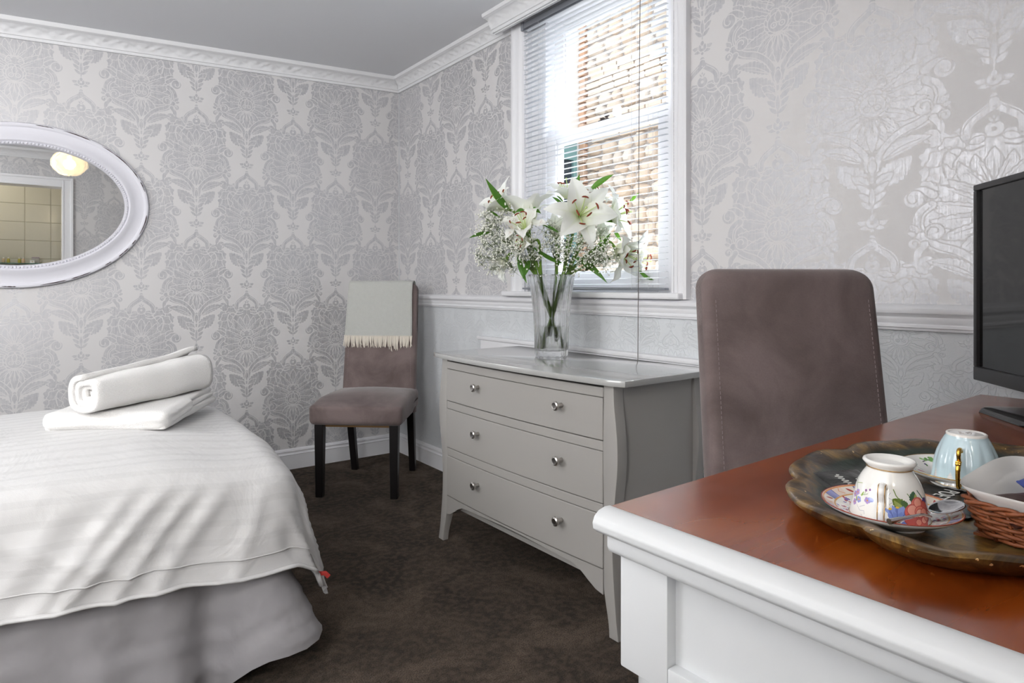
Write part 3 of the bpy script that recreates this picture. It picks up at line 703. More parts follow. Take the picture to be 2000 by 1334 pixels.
obj('wall_bathroom_side', G().box(.62, .66, -1.4, YF-.02, 0, 2.3).box(-.68, -.66, -1.4, YF-.02, 0, 2.3).box(-.68, .66, -1.4, YF-.02, 2.26, 2.3), simple('bathroom_paint', lin(214, 206, 186), .7), kind='structure', smooth=None)
sh = thing('glass_shelf', 'green edged glass shelf on bathroom tiles, seen in the mirror', 'shelf', (-.2, -1.30, 1.235))
obj('plate', G().box(-.60, .108, -1.345, -1.225, 1.231, 1.239), simple('shelf_glass', lin(120, 178, 170), .05, trans=0.6), sh, world=True, smooth=None)
for bx in (-.56, -.02): obj('bracket', G().box(bx-.012, bx+.012, -1.352, -1.26, 1.195, 1.231), M_NICKEL, sh, world=True, smooth=None, bevel=(.003, 1))
def bottle(x, col, lab):
    b = thing('toiletry_bottle', lab, 'bottle', (x, -1.285, 1.2392))
    obj('body', G().lathe([(0, 0), (.013, 0), (.014, .004), (.014, .038), (.006, .046)], 12), simple('lotion', col, .3), b)
    obj('cap', G().lathe([(.0075, .046), (.0075, .058), (0, .058)], 10), M_WHITE, b)
bottle(-.215, lin(206, 186, 160), 'small bottle with tan lotion, leftmost on the glass shelf in the mirror')
bottle(-.175, lin(186, 176, 92), 'small bottle with olive lotion, second from left on the mirrored shelf')
bottle(-.085, lin(190, 182, 90), 'small bottle with yellow lotion, third from left on the mirrored shelf')
bottle(-.052, lin(214, 184, 158), 'small bottle with pinkish lotion, fourth from left on the mirrored shelf')
bx = thing('soap_carton', 'small white carton with a gold dot on the mirrored glass shelf', 'box', (.022, -1.27, 1.2392))
obj('carton', G().box(-.02, .02, -.012, .012, 0, .030), M_WHITE, bx, bevel=(.001, 1)); obj('emblem', G().lathe([(0, 0), (.005, 0)], 10).xf(Matrix.Translation((0, .0125, .016)) @ Matrix.Rotation(PI/2, 4, 'X')), simple('gold_dot', lin(196, 160, 80), .4), bx, smooth=None)
bg = thing('toiletry_pouch', 'clear pouch with a mauve zip standing at the end of the mirrored shelf', 'pouch', (.050, -1.31, 1.2392))
g = G(); g.box(-.034, .034, -.005, .005, 0, .055); obj('pouch', g, simple('clear_pouch', lin(206, 206, 204), .2, trans=.4), bg, bevel=(.003, 2)); obj('zip', G().box(-.034, .034, -.006, .006, .055, .064), simple('mauve_zip', lin(160, 144, 168), .5), bg, bevel=(.002, 1))

# ------------------------------------------------------------------ pendant lamp (its glow lights the room; seen in the mirror)
pd = thing('pendant_lamp', 'round white pendant lampshade of overlapping petals, lit, seen in the mirror', 'lamp', (.242, 1.20, ZC))
zc = -.322
tp = NT('lit_lampshade_petal'); tp.set(col=lin(250, 236, 208), rough=.6, ecol=(1.0, .80, .50, 1), estr=.10)
_tl = tp.add('ShaderNodeBsdfTranslucent'); _tl.inputs[0].default_value = (1, .93, .80, 1); _mx = tp.add('ShaderNodeMixShader'); _mx.inputs[0].default_value = .13
tp.l.new(tp.b.outputs[0], _mx.inputs[1]); tp.l.new(_tl.outputs[0], _mx.inputs[2]); _tr = tp.add('ShaderNodeBsdfTransparent'); _m2 = tp.add('ShaderNodeMixShader'); _m2.inputs[0].default_value = .5
tp.l.new(_mx.outputs[0], _m2.inputs[1]); tp.l.new(_tr.outputs[0], _m2.inputs[2]); tp.l.new(_m2.outputs[0], tp.out.inputs[0]); M_PETL = tp.m
tb = NT('bulb_glow'); tb.set(col=(1, 1, 1, 1), ecol=(1, .84, .58, 1), estr=12); M_BULB = tb.m
obj('ceiling_rose', G().lathe([(0, 0), (.045, 0), (.042, -.018), (.010, -.026), (0, -.026)], 20), M_WHITE, pd)
obj('cord', G().tube([(0, 0, -.02), (0, 0, zc+.10)], .003, 6), M_PALECORD, pd)
obj('bulb', G().lathe([(0, -.045), (.022, -.040), (.032, -.020), (.030, .004), (.014, .036), (.012, .055), (0, .055)], 14, (0, 0, zc)), M_BULB, pd)
R0 = .113
for row in range(6):
    ph = math.radians(66-row*25); nn = 11 if 0 < row else 8
    g = G(); hw = PI/nn*1.06 if row else PI/nn; hh = math.radians(21)
    def pf2(u, v, ph=ph, hw=hw, hh=hh):
        a, b = (u-.5)*2, (v-.5)*2
        p, q = a+b, a-b
        la = ph+hh*q*.5*1.25; lo_ = hw*p*.5*1.1
        rr = R0+.006*(1-v)*(1-u)*2-.004*(abs(a)+abs(b))*.5+.004*(row % 2)
        return (rr*math.cos(la)*math.cos(lo_), rr*math.cos(la)*math.sin(lo_), .78*rr*math.sin(la)+zc)
    g.grid(pf2, 4, 4); me_p = mesh('petal', g, M_PETL, 60)
    for k in range(nn): inst('petal', me_p, pd, Matrix.Rotation(2*PI*(k+.5*(row % 2))/nn, 4, 'Z'))
point('pendant_bulb_light', (.242, 1.20, ZC+zc-.005), 18, (1.0, .955, .89), .036)

# ------------------------------------------------------------------ oval mirror
mr = thing('oval_mirror', 'large oval mirror in a distressed white beaded frame on the papered wall', 'mirror', (-.03, YB, 1.355))
MA, MB_ = .493, .364
FR = [(0.0, 0.0), (0.0, .016), (-.004, .024), (-.010, .026), (-.018, .024), (-.022, .019), (-.040, .018), (-.062, .026), (-.074, .033), (-.080, .034), (-.084, .031), (-.087, .026), (-.096, .026), (-.100, .022), (-.102, .012)]
g = G(); nF = len(FR)
def frf(u, v):
    i, h = FR[min(nF-1, int(round(v*(nF-1))))]; a = 2*PI*u
    x = (MA+i)*math.cos(a); z = (MB_+i)*math.sin(a); return (x, -h, z+.05*x)
g.grid(frf, 128, nF-1, cu=True); obj('frame', g, M_MIRFRAME, mr, smooth=40)
g = G(); nb = 190
for k in range(nb):
    a = 2*PI*k/nb; x = (MA-.0915)*math.cos(a); z = (MB_-.0915)*math.sin(a); c = (x, -.0275, z+.05*x)
    g.lathe([(.0, -.0048), (.0034, -.0034), (.0048, 0), (.0034, .0034), (0, .0048)], 6, c)
obj('bead', g, M_MIRFRAME, mr, smooth=180, kind='stuff')
g = G(); n = 96; g.add([(0, -.013, 0)]+[((MA-.099)*math.cos(2*PI*k/n), -.013, (MB_-.099)*math.sin(2*PI*k/n)+.05*(MA-.099)*math.cos(2*PI*k/n)) for k in range(n)], [(0, 1+k, 1+(k+1) % n) for k in range(n)])
obj('glass', g, M_MIRROR, mr, smooth=None)
g = G()
for (a0, a1) in ((84, 76), (72, 58), (52, 22), (20, 12), (-6, -22), (-26, -30), (-33, -41), (-46, -50), (-58, -68), (-70, -82), (-92, -98)):
    pts = []
    for k in range(9):
        a = math.radians(lerp(a0, a1, k/8)); x = (MA-.008)*math.cos(a); z = (MB_-.008)*math.sin(a); pts.append((x, -.0250, z+.05*x))
    g.tube(pts, [.0004]+[.0019+random.uniform(-.0008, .0008) for _ in range(7)]+[.0004], 5, flat=1.0)
obj('worn_edge', g, M_DARKWEAR, mr, smooth=60, label='dark scuffs along the frame edge')

# ------------------------------------------------------------------ bed
bed = thing('bed', 'double bed made up in white striped cotton, at the left', 'bed', (-.5, 2.2, 0))
X0b, Y0b, Y1b, ZT, Rb = 0.485, 1.765, 2.66, 0.600, 0.085
def nz(x, y, z=0, s=1.0): return mnoise.noise(Vector((x*s, y*s, z*s)))
def drape(s, t):
    """cloth coordinates s along X, t along Y"""
    ex = max(0.0, s-X0b); ny = max(0.0, Y0b-t); fy = max(0.0, t-Y1b); ey = ny-fy
    e = math.hypot(ex, ey)
    if ex > 0 and ey > 0: p, q = ex/.46, ey/.31; e *= max(p, q)/math.hypot(p, q)
    bx_, by_ = min(s, X0b), max(Y0b, min(Y1b, t))
    crown = .014*math.sin(PI*max(0, min(1, (by_-Y0b+.1)/(Y1b-Y0b+.2))))
    soft = .030*smooth01(1-(X0b-bx_)/.28)+.022*smooth01(1-(by_-Y0b)/.20)+.02*smooth01(1-(Y1b-by_)/.2)
    z = ZT+crown-soft+.007*nz(s, t, 3, 3.1)+.003*nz(s, t, 5, 9)
    if e <= 0: return (bx_, by_, z)
    hh = math.hypot(ex, ey); dx, dy = ex/hh, -ey/hh
    am = math.radians(76); L = Rb*am
    if e < L: a = e/Rb; hor = Rb*math.sin(a); dn = Rb*(1-math.cos(a))
    else: hor = Rb*math.sin(am)+(e-L)*math.cos(am); dn = Rb*(1-math.cos(am))+(e-L)*math.sin(am)
    k = smooth01(e/.25)
    w = .016*math.sin(22*(s+.55*t)+3*nz(s, t, 1, 2.2))*k*smooth01((e-.05)/.2)*math.exp(-((s-.05)/.34)**2)
    w += .012*nz(s*1.0, t*1.0, 7, 6.0)*k+.018*(1-abs(nz(s*.9+t*1.4, t*.6, 11, 5.0)))**5*k
    for s0, sl_, wd_, am_ in ((.16, -.85, .016, .012), (.225, -.95, .020, .017), (.295, -.80, .014, .013), (.36, -.70, .022, .013), (.46, -.35, .018, .007), (.05, -.7, .03, .008), (-.12, -.5, .05, .008)):
        q = (s-s0-sl_*(e-.12))/wd_; w += am_*math.exp(-q*q)*smooth01((e-.06)/.1)*smooth01((.34-e)/.05+.4)
    return (bx_+dx*(hor+w), by_+dy*(hor+w), z-dn+.004*nz(s, t, 2, 5)*k)
def hem(s): return 0.300+.012*math.sin(5*s)
NSx, NTy = 150, 130
def dv(u, v):
    s = lerp(-1.38, X0b+.460, u); lo_t = Y0b-hem(s)-.018*(0.5-s)*.5; t = lerp(lo_t, Y1b+.24, v); return drape(s, t)
g = G(); g.grid(dv, NSx, NTy, uvfn=lambda u, v: (lerp(-1.38, X0b+.46, u), lerp(Y0b-.3, Y1b+.24, v)))
obj('duvet', g, M_SATEEN, bed, world=True, smooth=180)
# hem piping of the duvet: a doubled edge
g = G(); pts = [Vector(dv(i/90, 0.0))+Vector((0, -.004, .0)) for i in range(91)]; g.tube(pts, .0045, 6, flat=2.0, up=(0, 0, 1)); pts = [Vector(dv(i/90, 0.030))+Vector((0, -.004, .001)) for i in range(91)]; g.tube(pts, .0016, 5)
obj('hem', g, M_SATEEN, bed, world=True, smooth=180)
c = Vector(dv(.985, .012)); obj('label_tag', G().tube([c+Vector((.0, -.004, .004)), c+Vector((.016, -.008, .002)), c+Vector((.026, -.008, -.010))], .006, 6, flat=.3), simple('red_tag', lin(176, 52, 46), .7), bed, world=True, label='tiny red cloth tag at the duvet corner')
# sheet hanging below the duvet, flaring at the foot corner
def sheet(u, v):
    A = 1.82; Bq = .10; Cq = .95; s = u*(A+Bq+Cq); h = v
    xc, yc = X0b-.03, Y0b-.02; r = .05
    if s < A: x, y, nx, ny_ = xc-r-(A-s), yc-r, 0, -1
    elif s < A+Bq:
        a = (s-A)/Bq*PI/2; x, y = xc-r+r*math.sin(a), yc-r*math.cos(a); nx, ny_ = math.sin(a), -math.cos(a)
    else: x, y, nx, ny_ = xc, yc+(s-A-Bq), 1, 0
    flare = math.exp(-((s-(A+.085))/.062)**2)*.165*h**1.15+.012*h
    pinch = -math.exp(-((s-(A-.045))/.05)**2)*.065*h
    wv = (.014*(1-abs(nz(s*1.3+h*.3, h*1.2-s*.5, 8, 5.5)))**6+.005*math.sin(30*s+6*nz(s, h, 2, 2.5))+.010*nz(s, h, 4, 5)+.006*nz(s, h, 9, 14))*(.3+h)
    zb = lerp(.50, lerp(.004, .085, smooth01((s-(A-.02))/.06)), h)
    o = flare+wv*.6+pinch
    return (x+nx*o, y+ny_*o, zb)
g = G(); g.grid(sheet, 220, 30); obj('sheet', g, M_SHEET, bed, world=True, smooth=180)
obj('mattress', G().rbox(1.85, .86, .20, .05, 5, (X0b-.965, 2.215, .43)), M_SHEET, bed, world=True, merge=1e-5)
obj('base', G().box(-1.37, X0b-.10, 1.80, 2.62, .09, .37), M_SHEET, bed, world=True, bevel=(.01, 2))
for lx, ly in ((-1.32, 1.86), (.32, 1.86), (-1.32, 2.56), (.32, 2.56)): obj('leg', G().lathe([(0, 0), (.02, 0), (.026, .09), (0, .09)], 12, (lx, ly, 0)), M_BLACKLEG, bed, world=True)
obj('headboard', G().box(-1.46, -1.40, 1.72, 2.70, .05, .98), M_VELVET, bed, world=True, bevel=(.02, 3))

# towels
TB = ZT+.006
def towel_fold():
    t = thing('folded_towel', 'white terry towel folded flat on the bed under the rolled one', 'towel', (.268, 2.258, TB+.002), math.atan2(.40, .25))
    Lx, Ly = .43, .315                                   # local x towards the right-hand end
    def dfm(p):
        x, y, z = p; wob = .006*nz(x*4, y*4, z*30, 3)
        sag = .008*math.sin(7*x+1)+.006*nz(x, y, 2, 6)
        return (x+wob, y+.012*math.sin(5*x)+wob, max(z, 0)+max(0, sag)*min(1, max(z, 0)/.01)+max(0, drape_off(x, y)))
    def drape_off(x, y): return 0.0
    for (zz, sx, sy, ox, oy) in ((.0085, Lx, Ly, 0, 0), (.0235, Lx*.985, Ly*.985, -.002, .002), (.0385, Lx*.97, Ly*.97, -.006, .006)):
        obj('fold', G().rbox(sx, sy, .0168, .0083, 12, (ox, oy, zz), dfm), M_TOWEL, t, merge=1e-5, smooth=180)
    obj('fold', G().rbox(.11, Ly+.012, .050, .024, 12, (-Lx/2+.045, .0, .0252), dfm), M_TOWEL, t, merge=1e-5, smooth=180)
    obj('fold', G().rbox(.20, .05, .047, .022, 10, (-Lx/2+.12, -Ly/2+.022, .0245), dfm), M_TOWEL, t, merge=1e-5, smooth=180)
    return t
towel_fold()
tr = thing('rolled_towel', 'white terry towel rolled up on top of the folded towel', 'towel', (.280, 2.195, TB+.046), math.atan2(2.365-2.10, .445-.105))
g = G(); n = 110; turns = 3.3
def roll(u, v):
    a = 2*PI*turns*u-.4; r = lerp(.014, .066, u)*(1+.26*(v-.5)); x = (v-.5)*.395
    sq = 1/((abs(math.cos(a))**2.8+abs(math.sin(a))**2.8)**(1/2.8))*.97
    pk = .009*smooth01((v-.80)/.2)*smooth01((u-.80)/.1)*max(0, math.cos(a+.2-PI*.5))**4
    tele = (.016*(1-u)**2-.012*u)*(1 if v > .5 else -1)*(abs(v-.5)*2)**5
    return (x-tele+.004*nz(u*9, v*5, 0, 1), r*sq*math.cos(a)+.004*nz(a*.3, v*4, 2, 1), (.065*(1+.24*(v-.5)))+r*sq*math.sin(a)*.98+pk+.004*nz(a*.4, v*4, 5, 1))
g.grid(roll, n, 30)
o_ = obj('roll', g, M_TOWEL, tr, smooth=180); md = o_.modifiers.new('thick', 'SOLIDIFY'); md.thickness = .0152; md.offset = -1

# ------------------------------------------------------------------ dining chairs
def back_center(h):                                 # y of the backrest centre line (+y is behind), h from 0.40 to 1.0
    t = (h-.40)/.60; return .175+.012*math.sin(t*PI*1.0)+.085*t**1.6
def make_chair(label, group):
    t = thing('dining_chair', label, 'chair', (0, 0, 0), 0, group)
    # seat: crowned, skirted
    def sf(p):
        x, y, z = p; tp_ = max(0, (z-.40)/.06)
        z += .022*tp_*(1-(x/.22)**2)*smooth01((.24-abs(y))/.2) - .020*tp_*smooth01((-y-.12)/.12)
        x *= lerp(1.03, .93, (y+.24)/.46)
        if z < .40 and y > .05: z += .030*smooth01((y-.05)/.1)*max(0, 1-abs(y-.12)/.11)*(1-tp_)
        return (x, y, z)
    obj('seat', G().rbox(.437, .465, .115, .026, 12, (0, -.015, .402), sf), M_VELVET, t, merge=1e-5, smooth=180)
    # backrest: side profile swept over the width, tapering a little upwards
    T_, RC, RT = 1.018, .046, .026
    hs = [lerp(.335, .960, i/14) for i in range(15)]+[T_-RC+RC*math.sin(math.radians(a)) for a in (6, 16, 26, 36, 46, 56, 66, 75, 83, 89)]
    def half_t(h): q = max(0.0, (h-(T_-RT))/RT); return max(.0015, .030*math.sqrt(max(0.0, 1-q*q)))
    prof = [(back_center(max(h, .40))-half_t(h), h) for h in hs]+[(back_center(max(h, .40))+half_t(h), h) for h in hs[::-1]]
    def wf(h):
        q = max(0.0, (h-(T_-RC))/RC); return .196-.006*(h-.4)/.6-RC*(1-math.sqrt(max(0.0, 1-q*q)))
    g = G(); m_ = len(prof)
    def bf(u, v):
        y, h = prof[int(round(v*m_)) % m_]; x = (u-.5)*2; yc = back_center(max(h, .40))
        edge = max(0.0, (abs(x)*wf(h)-(wf(h)-.020))/.020); yy = yc+(y-yc)*(.45+.55*math.sqrt(max(0.0, 1-edge*edge)))
        return (x*wf(h), yy-.006*(1-x*x)*(1 if y < yc else 0), h)
    xs = [0, .004, .012, .025, .04, .055, .1, .2, .35, .5, .65, .8, .9, .945, .96, .975, .988, .996, 1.0]
    V0 = len(xs)-1
    g.grid(lambda u, v: bf(xs[int(round(u*V0))], v), V0, m_, cv=True)
    g.f.append(tuple(range(m_))); g.mi.append(0); g.f.append(tuple(V0*m_+i for i in range(m_))[::-1]); g.mi.append(0)
    b = obj('backrest', g, M_VELVET, t, smooth=60)
    for sx in (-1, 1):                              # stitched seam down both front edges
        g = G()
        for i in range(46):
            h0 = lerp(.50, .955, i/46); h1 = h0+.0062; y = lambda h: back_center(h)-.0325
            g.tube([(sx*(wf(h0)-.024), y(h0), h0), (sx*(wf(h1)-.024), y(h1), h1)], .0007, 4)
        obj('stitching', g, M_STITCH, b, smooth=60, kind='stuff')
    for sx in (-1, 1):
        obj('leg', G().prism([(-.021, -.021), (.021, -.021), (.021, .021), (-.021, .021)], lambda p: (sx*.180+p[0], -.205+p[1], .35), lambda p: (sx*.180+p[0]*.80, -.207+p[1]*.80, 0)), M_BLACKLEG, t, bevel=(.002, 1))
        obj('leg', G().prism([(-.019, -.022), (.019, -.022), (.019, .022), (-.019, .022)], lambda p: (sx*.166+p[0], .180+p[1], .40), lambda p: (sx*.160+p[0]*.85, .262+p[1]*.80, 0)), M_BLACKLEG, t, bevel=(.002, 1))
    obj('frame', G().box(-.172, .172, -.19, .16, .328, .346), M_TANWOOD, t, bevel=(.002, 1), label='raw wood rail under the seat')
    return t
fa = math.atan2(-.757, -.654)                        # facing direction of the corner chair
ch1 = make_chair('mauve-brown velvet dining chair in the corner with a grey throw over it', 'velvet dining chairs')
c1 = Vector((1.380, 3.066, 0)); ch1.location = c1; ch1.rotation_euler = (0, 0, fa+PI/2); WM[ch1.name] = Matrix.Translation(c1) @ Matrix.Rotation(fa+PI/2, 4, 'Z')
# backrest width direction seen square-on from the doorway
r2 = math.atan2(-.52, .85)
c2 = Vector((1.214, .578, 0))
ch2 = dup(ch1, c2, r2, 'mauve-brown velvet dining chair behind the desk, its back filling the view')
ch2.scale = (1.04, 1.03, 1.02)

# throw over the corner chair
th_ = thing('throw', 'light grey wool throw with cream fringe hung over the corner chair', 'throw', tuple(c1+Vector((0, 0, .72))), fa+PI/2)
path = []
for h in [.735+.02*i for i in range(12)]: path.append((back_center(h)-.042, h))
tpy = back_center(1.0); path += [(tpy-.040, .993), (tpy-.027, 1.020), (tpy, 1.028), (tpy+.027, 1.020), (tpy+.040, .993)]
for h in [.96-.03*i for i in range(9)]: path.append((back_center(h)+.038, h))
PT = crv([(0, y, z) for y, z in path], 3)
def thf(u, v):
    p = PT[int(round(v*(len(PT)-1)))]; x = lerp(-.178, .166, u)*(1+.05*(1-v))
    k = smooth01((.98-p.z)/.2)
    return (x-.008*(1-v)*0+.004*nz(x*4, p.z*4, 1, 1.0), p.y+(-1 if v < .55 else 1)*(.004+.004*math.sin(x*26+1)*k+.003*nz(x*6, p.z*5, 0, 1)), p.z-.72+.003*nz(x*8, 3, 0, 1)*(1 if v < .1 else 0))
g = G(); g.grid(thf, 30, len(PT)-1); o_ = obj('cloth', g, M_THROW, th_, smooth=180); md = o_.modifiers.new('t', 'SOLIDIFY'); md.thickness = .005; md.offset = 0
g = G()
for i in range(74):
    u = i/73; p = Vector(thf(u, 0)); L = random.uniform(.052, .064)*(1.28 if .64 < u < .80 and random.random() < .5 else 1); dx = random.uniform(-.010, .010)
    g.tube(crv([p+Vector((0, 0, .004)), p+Vector((dx*.3, -.004, -L*.5)), p+Vector((dx, random.uniform(-.004, .004), -L))], 3), [.0026]*4+[.0024]*2+[.0020], 5)
obj('fringe', g, M_FRINGE, th_, smooth=60, kind='stuff', label='cream twisted fringe')

# ------------------------------------------------------------------ chest of drawers and the ledge behind
DRX, DRY = 1.322, 1.768                               # middle of the front
dz = thing('chest_of_drawers', 'grey painted three-drawer chest with curved legs under the window', 'chest of drawers', (DRX, DRY, 0), math.radians(1.2))
# local: x into the chest (to the wall), y along the front (+y = left in the photo)
hw, dp, zt = .466, .405, .718
bow = lambda y: -.016*(1-(y/hw)**2)
g = G(); tpoly = []
nT = 24
for i in range(nT+1): y = lerp(-.512, .512, i/nT); tpoly.append((-.022-.030*(1-(y/.512)**2) if abs(y) < .51 else -.012, y))
tpoly += [(dp+.020, .512), (dp+.020, -.512)]
g.prism(tpoly, lambda p: (p[0], p[1], zt), lambda p: (p[0], p[1], zt+.019)); obj('top', g, simple('glossy_grey_top', lin(170, 170, 168), .2, spec=.6, coat=1.0, coatr=.05), dz, bevel=(.005, 2), label='glossy top board')
obj('side', G().box(.01, dp, -hw+.012, -hw+.030, .125, zt), M_GREYPAINT, dz, bevel=(.002, 1)); obj('side', G().box(.01, dp, hw-.030, hw-.012, .125, zt), M_GREYPAINT, dz, bevel=(.002, 1))
obj('back', G().box(dp-.012, dp-.002, -hw+.03, hw-.03, .125, zt), M_GREYPAINT, dz); obj('bottom', G().box(.02, dp-.01, -hw+.03, hw-.03, .135, .150), M_GREYPAINT, dz)
LEGP = [(0.718, .000), (.66, .003), (.60, .012), (.54, .018), (.48, .017), (.42, .010), (.34, .000), (.26, -.004), (.18, -.001), (.11, .006), (.05, .013), (0.0, .022)]
def leg(sy, back):
    zs = [p[0] for p in LEGP]; g = G(); pts = crv([(p[1], 0, p[0]) for p in LEGP], 4); n = len(pts); rows = []
    for p in pts:
        out = p.x*(1.0 if not back else .9); w = lerp(.024, .040, smooth01(p.z/.20)) if p.z < .20 else .040
        yo = hw+out-.006; xo = -.004-max(0, out)*.15 if not back else dp+out*.1-.0
        sx = 1 if not back else -1
        yin = hw-.044 if p.z > .15 else lerp(hw-.020, hw-.044, smooth01(p.z/.15))
        rows.append([(xo, sy*yo, p.z), (xo+sx*w, sy*yo, p.z), (xo+sx*w, sy*yin, p.z), (xo, sy*yin, p.z)])
    for i in range(n-1):
        o = len(g.v)
        if i == 0: g.v += rows[0]
        o = i*4; g.v += rows[i+1]
        for k in range(4): g.f.append((o+k, o+(k+1) % 4, o+4+(k+1) % 4, o+4+k)); g.mi.append(0)
    g.f += [(0, 1, 2, 3), tuple((n-1)*4+k for k in (3, 2, 1, 0))]; g.mi += [0, 0]
    obj('leg', g, M_GREYPAINT, dz, bevel=(.003, 2), smooth=30)
for sy in (1, -1): leg(sy, False); leg(sy, True)
yi = hw-.044
knob_g = G(); knob_g.lathe([(0, 0), (.0075, 0), (.0065, .006), (.0055, .012), (.0065, .016), (.0125, .020), (.0145, .024), (.0140, .028), (.0100, .0305), (.009, .0300), (0, .0305)], 20); knob_g.xf(Matrix.Rotation(-PI/2, 4, 'Y')); me_k = mesh('knob', knob_g, M_NICKEL, 40)
def front_panel(z0, z1, out, y0=None, y1=None):
    g = G(); n = 18; a, b = (-yi+.0015 if y0 is None else y0), (yi-.0015 if y1 is None else y1)
    poly = [(bow(lerp(a, b, i/n))-out, lerp(a, b, i/n)) for i in range(n+1)]+[(.03, b), (.03, a)]
    g.prism(poly, lambda p: (p[0], p[1], z0), lambda p: (p[0], p[1], z1)); return g
for (z0, z1) in ((.556, .708), (.374, .553), (.187, .371)):
    d = obj('drawer', front_panel(z0, z1-.030, .004), M_GREYPAINT, dz, bevel=(.0015, 1), smooth=30)
    obj('bead_strip', front_panel(z1-.0285, z1, .0025), M_GREYPAINT, d, bevel=(.0015, 1), smooth=30)
    for ky in (.2225, -.2225): inst('knob', me_k, d, Matrix.Translation((bow(ky)-.004, ky-.032, lerp(z0, z1, .52))))
g = G(); n = 30; poly = []
for i in range(n+1):
    y = lerp(-yi+.001, yi-.001, i/n); q = abs(y)/yi; zb = .112+.052*smooth01((1-q)/.30)+.014*math.cos(q*PI/2)**2
    poly.append((y, zb))
top = [(p[0], .184) for p in poly[::-1]]; pol = poly+top
vs0 = [(bow(p[0])-.003, p[0], p[1]) for p in pol]; vs1 = [(.022, p[0], p[1]) for p in pol]; N2 = len(pol)
g.add(vs0+vs1, [(i, (i+1) % N2, N2+(i+1) % N2, N2+i) for i in range(N2)]+[(i, i+1, 2*n+1-i-1, 2*n+1-i) for i in range(n)]+[(N2+i+1, N2+i, N2+2*n+1-i, N2+2*n-i) for i in range(n)])
obj('apron', g, M_GREYPAINT, dz, smooth=30)
# radiator casing behind
rd = thing('radiator', 'white painted radiator with a flat top behind the grey chest', 'radiator', (1.785, 2.0, 0))
obj('top_board', G().box(1.772, XR-.001, 1.30, 2.685, .738, .756), M_WHITE, rd, world=True, bevel=(.005, 2))
obj('panel', G().box(1.779, XR-.003, 1.32, 2.66, .12, .738), M_WHITE, rd, world=True, bevel=(.006, 2))
for yy in (1.45, 2.52): obj('leg', G().box(1.780, XR-.004, yy, yy+.03, 0, .12), M_WHITE, rd, world=True)

# ------------------------------------------------------------------ vase of flowers
VB = Vector((1.590, 1.893, .7375))
AX, AY, AZ = Vector((.803, -.596, 0)), Vector((.596, .803, 0)), Vector((0, 0, 1))     # vase-side frame: right, away, up
va = thing('glass_vase', 'tall fluted clear glass vase holding lilies on the grey chest', 'vase', tuple(VB))
VP = [(.060, .0), (.0625, .004), (.0630, .03), (.0635, .07), (.065, .11), (.067, .15), (.0705, .19), (.0755, .23), (.081, .265), (.0855, .295), (.087, .305)]
def flute(r, z, a): return r*(1+.085*(abs(math.sin(6*a+.4))-.6)*smooth01(z/.02+.25))
g = G(); outer = VP; inner = [(r-.0055, z) for r, z in VP[::-1] if z > .02]+[(.055, .022), (.03, .0195), (0.0, .019)]
prof = [(0, .003), (.03, .003), (.05, .001)]+outer+[(.0855, .3065)]+inner
zz = []
g.lathe(prof, 120, rfn=lambda r, z, a: flute(r, z, a) if r > .04 else r)
obj('body', g, M_GLASS, va, smooth=60, merge=1e-6)
wp = [(0, .0205), (.045, .0205), (.0562, .024), (.0568, .05), (.0576, .09), (.0582, .112), (.05, .1125), (0, .1125)]
g = G(); g.lathe(wp, 120, rfn=lambda r, z, a: flute(r, max(z, .03), a)*.992 if r > .052 else r); obj('water', g, M_WATER, va, smooth=60, merge=1e-6)

def petal_mat():
    t = NT('white_lily_petal'); u = t.add('ShaderNodeUVMap'); sp = t.add('ShaderNodeSeparateXYZ'); t.l.new(u.outputs[0], sp.inputs[0])
    mid = t.math('ABSOLUTE', t.math('SUBTRACT', sp.outputs[0], .5)); fade = t.math('SUBTRACT', 1.0, sp.outputs[1])
    k = t.math('MULTIPLY', t.math('LESS_THAN', mid, .05), t.math('MULTIPLY', fade, .5))
    k2 = t.math('POWER', fade, 4.0)
    c = t.mix(k, lin(246, 246, 242), lin(222, 228, 190)); c = t.mix(t.math('MULTIPLY', k2, .7), c, lin(214, 224, 150))
    w = t.add('ShaderNodeTexWave'); w.inputs['Scale'].default_value = 9; w.inputs['Distortion'].default_value = 1; t.l.new(u.outputs[0], w.inputs[0])
    t.set(col=c, rough=.5, spec=.3, sss=.0); t.bump(w.outputs['Fac'], .08, .002)
    tl = t.add('ShaderNodeBsdfTranslucent'); tl.inputs[0].default_value = (.86, .88, .80, 1)
    m = t.add('ShaderNodeMixShader'); m.inputs[0].default_value = .28; t.l.new(t.b.outputs[0], m.inputs[1]); t.l.new(tl.outputs[0], m.inputs[2]); t.l.new(m.outputs[0], t.out.inputs[0])
    return t
M_PETAL = petal_mat().m
def wilt_mat():
    t = petal_mat(); t.m.name = 'browning_lily_petal'; co = t.coord(); f = t.noise(co, 26, 5, .7, 1.2)
    src = t.b.inputs['Base Color'].links[0].from_socket
    t.set(col=t.mix(t.ramp(f, [(.53, (0, 0, 0, 1)), (.68, (.8, .8, .8, 1))]), src, lin(186, 132, 96))); return t.m
M_WILT = wilt_mat()
def leaf_mat(name, a, b):
    t = NT(name); co = t.coord(); f = t.noise(co, 30, 3); t.set(col=t.mix(f, a, b), rough=.42, spec=.4)
    tl = t.add('ShaderNodeBsdfTranslucent'); tl.inputs[0].default_value = lin(110, 160, 40)
    m = t.add('ShaderNodeMixShader'); m.inputs[0].default_value = .25; t.l.new(t.b.outputs[0], m.inputs[1]); t.l.new(tl.outputs[0], m.inputs[2]); t.l.new(m.outputs[0], t.out.inputs[0]); return t.m
M_LEAF = leaf_mat('lily_leaf', lin(58, 104, 34), lin(84, 132, 48))
M_STEM = simple('green_stem', lin(112, 150, 52), .45, var=(40, .8))
M_STEM2 = simple('dark_green_stem', lin(78, 96, 48), .5)
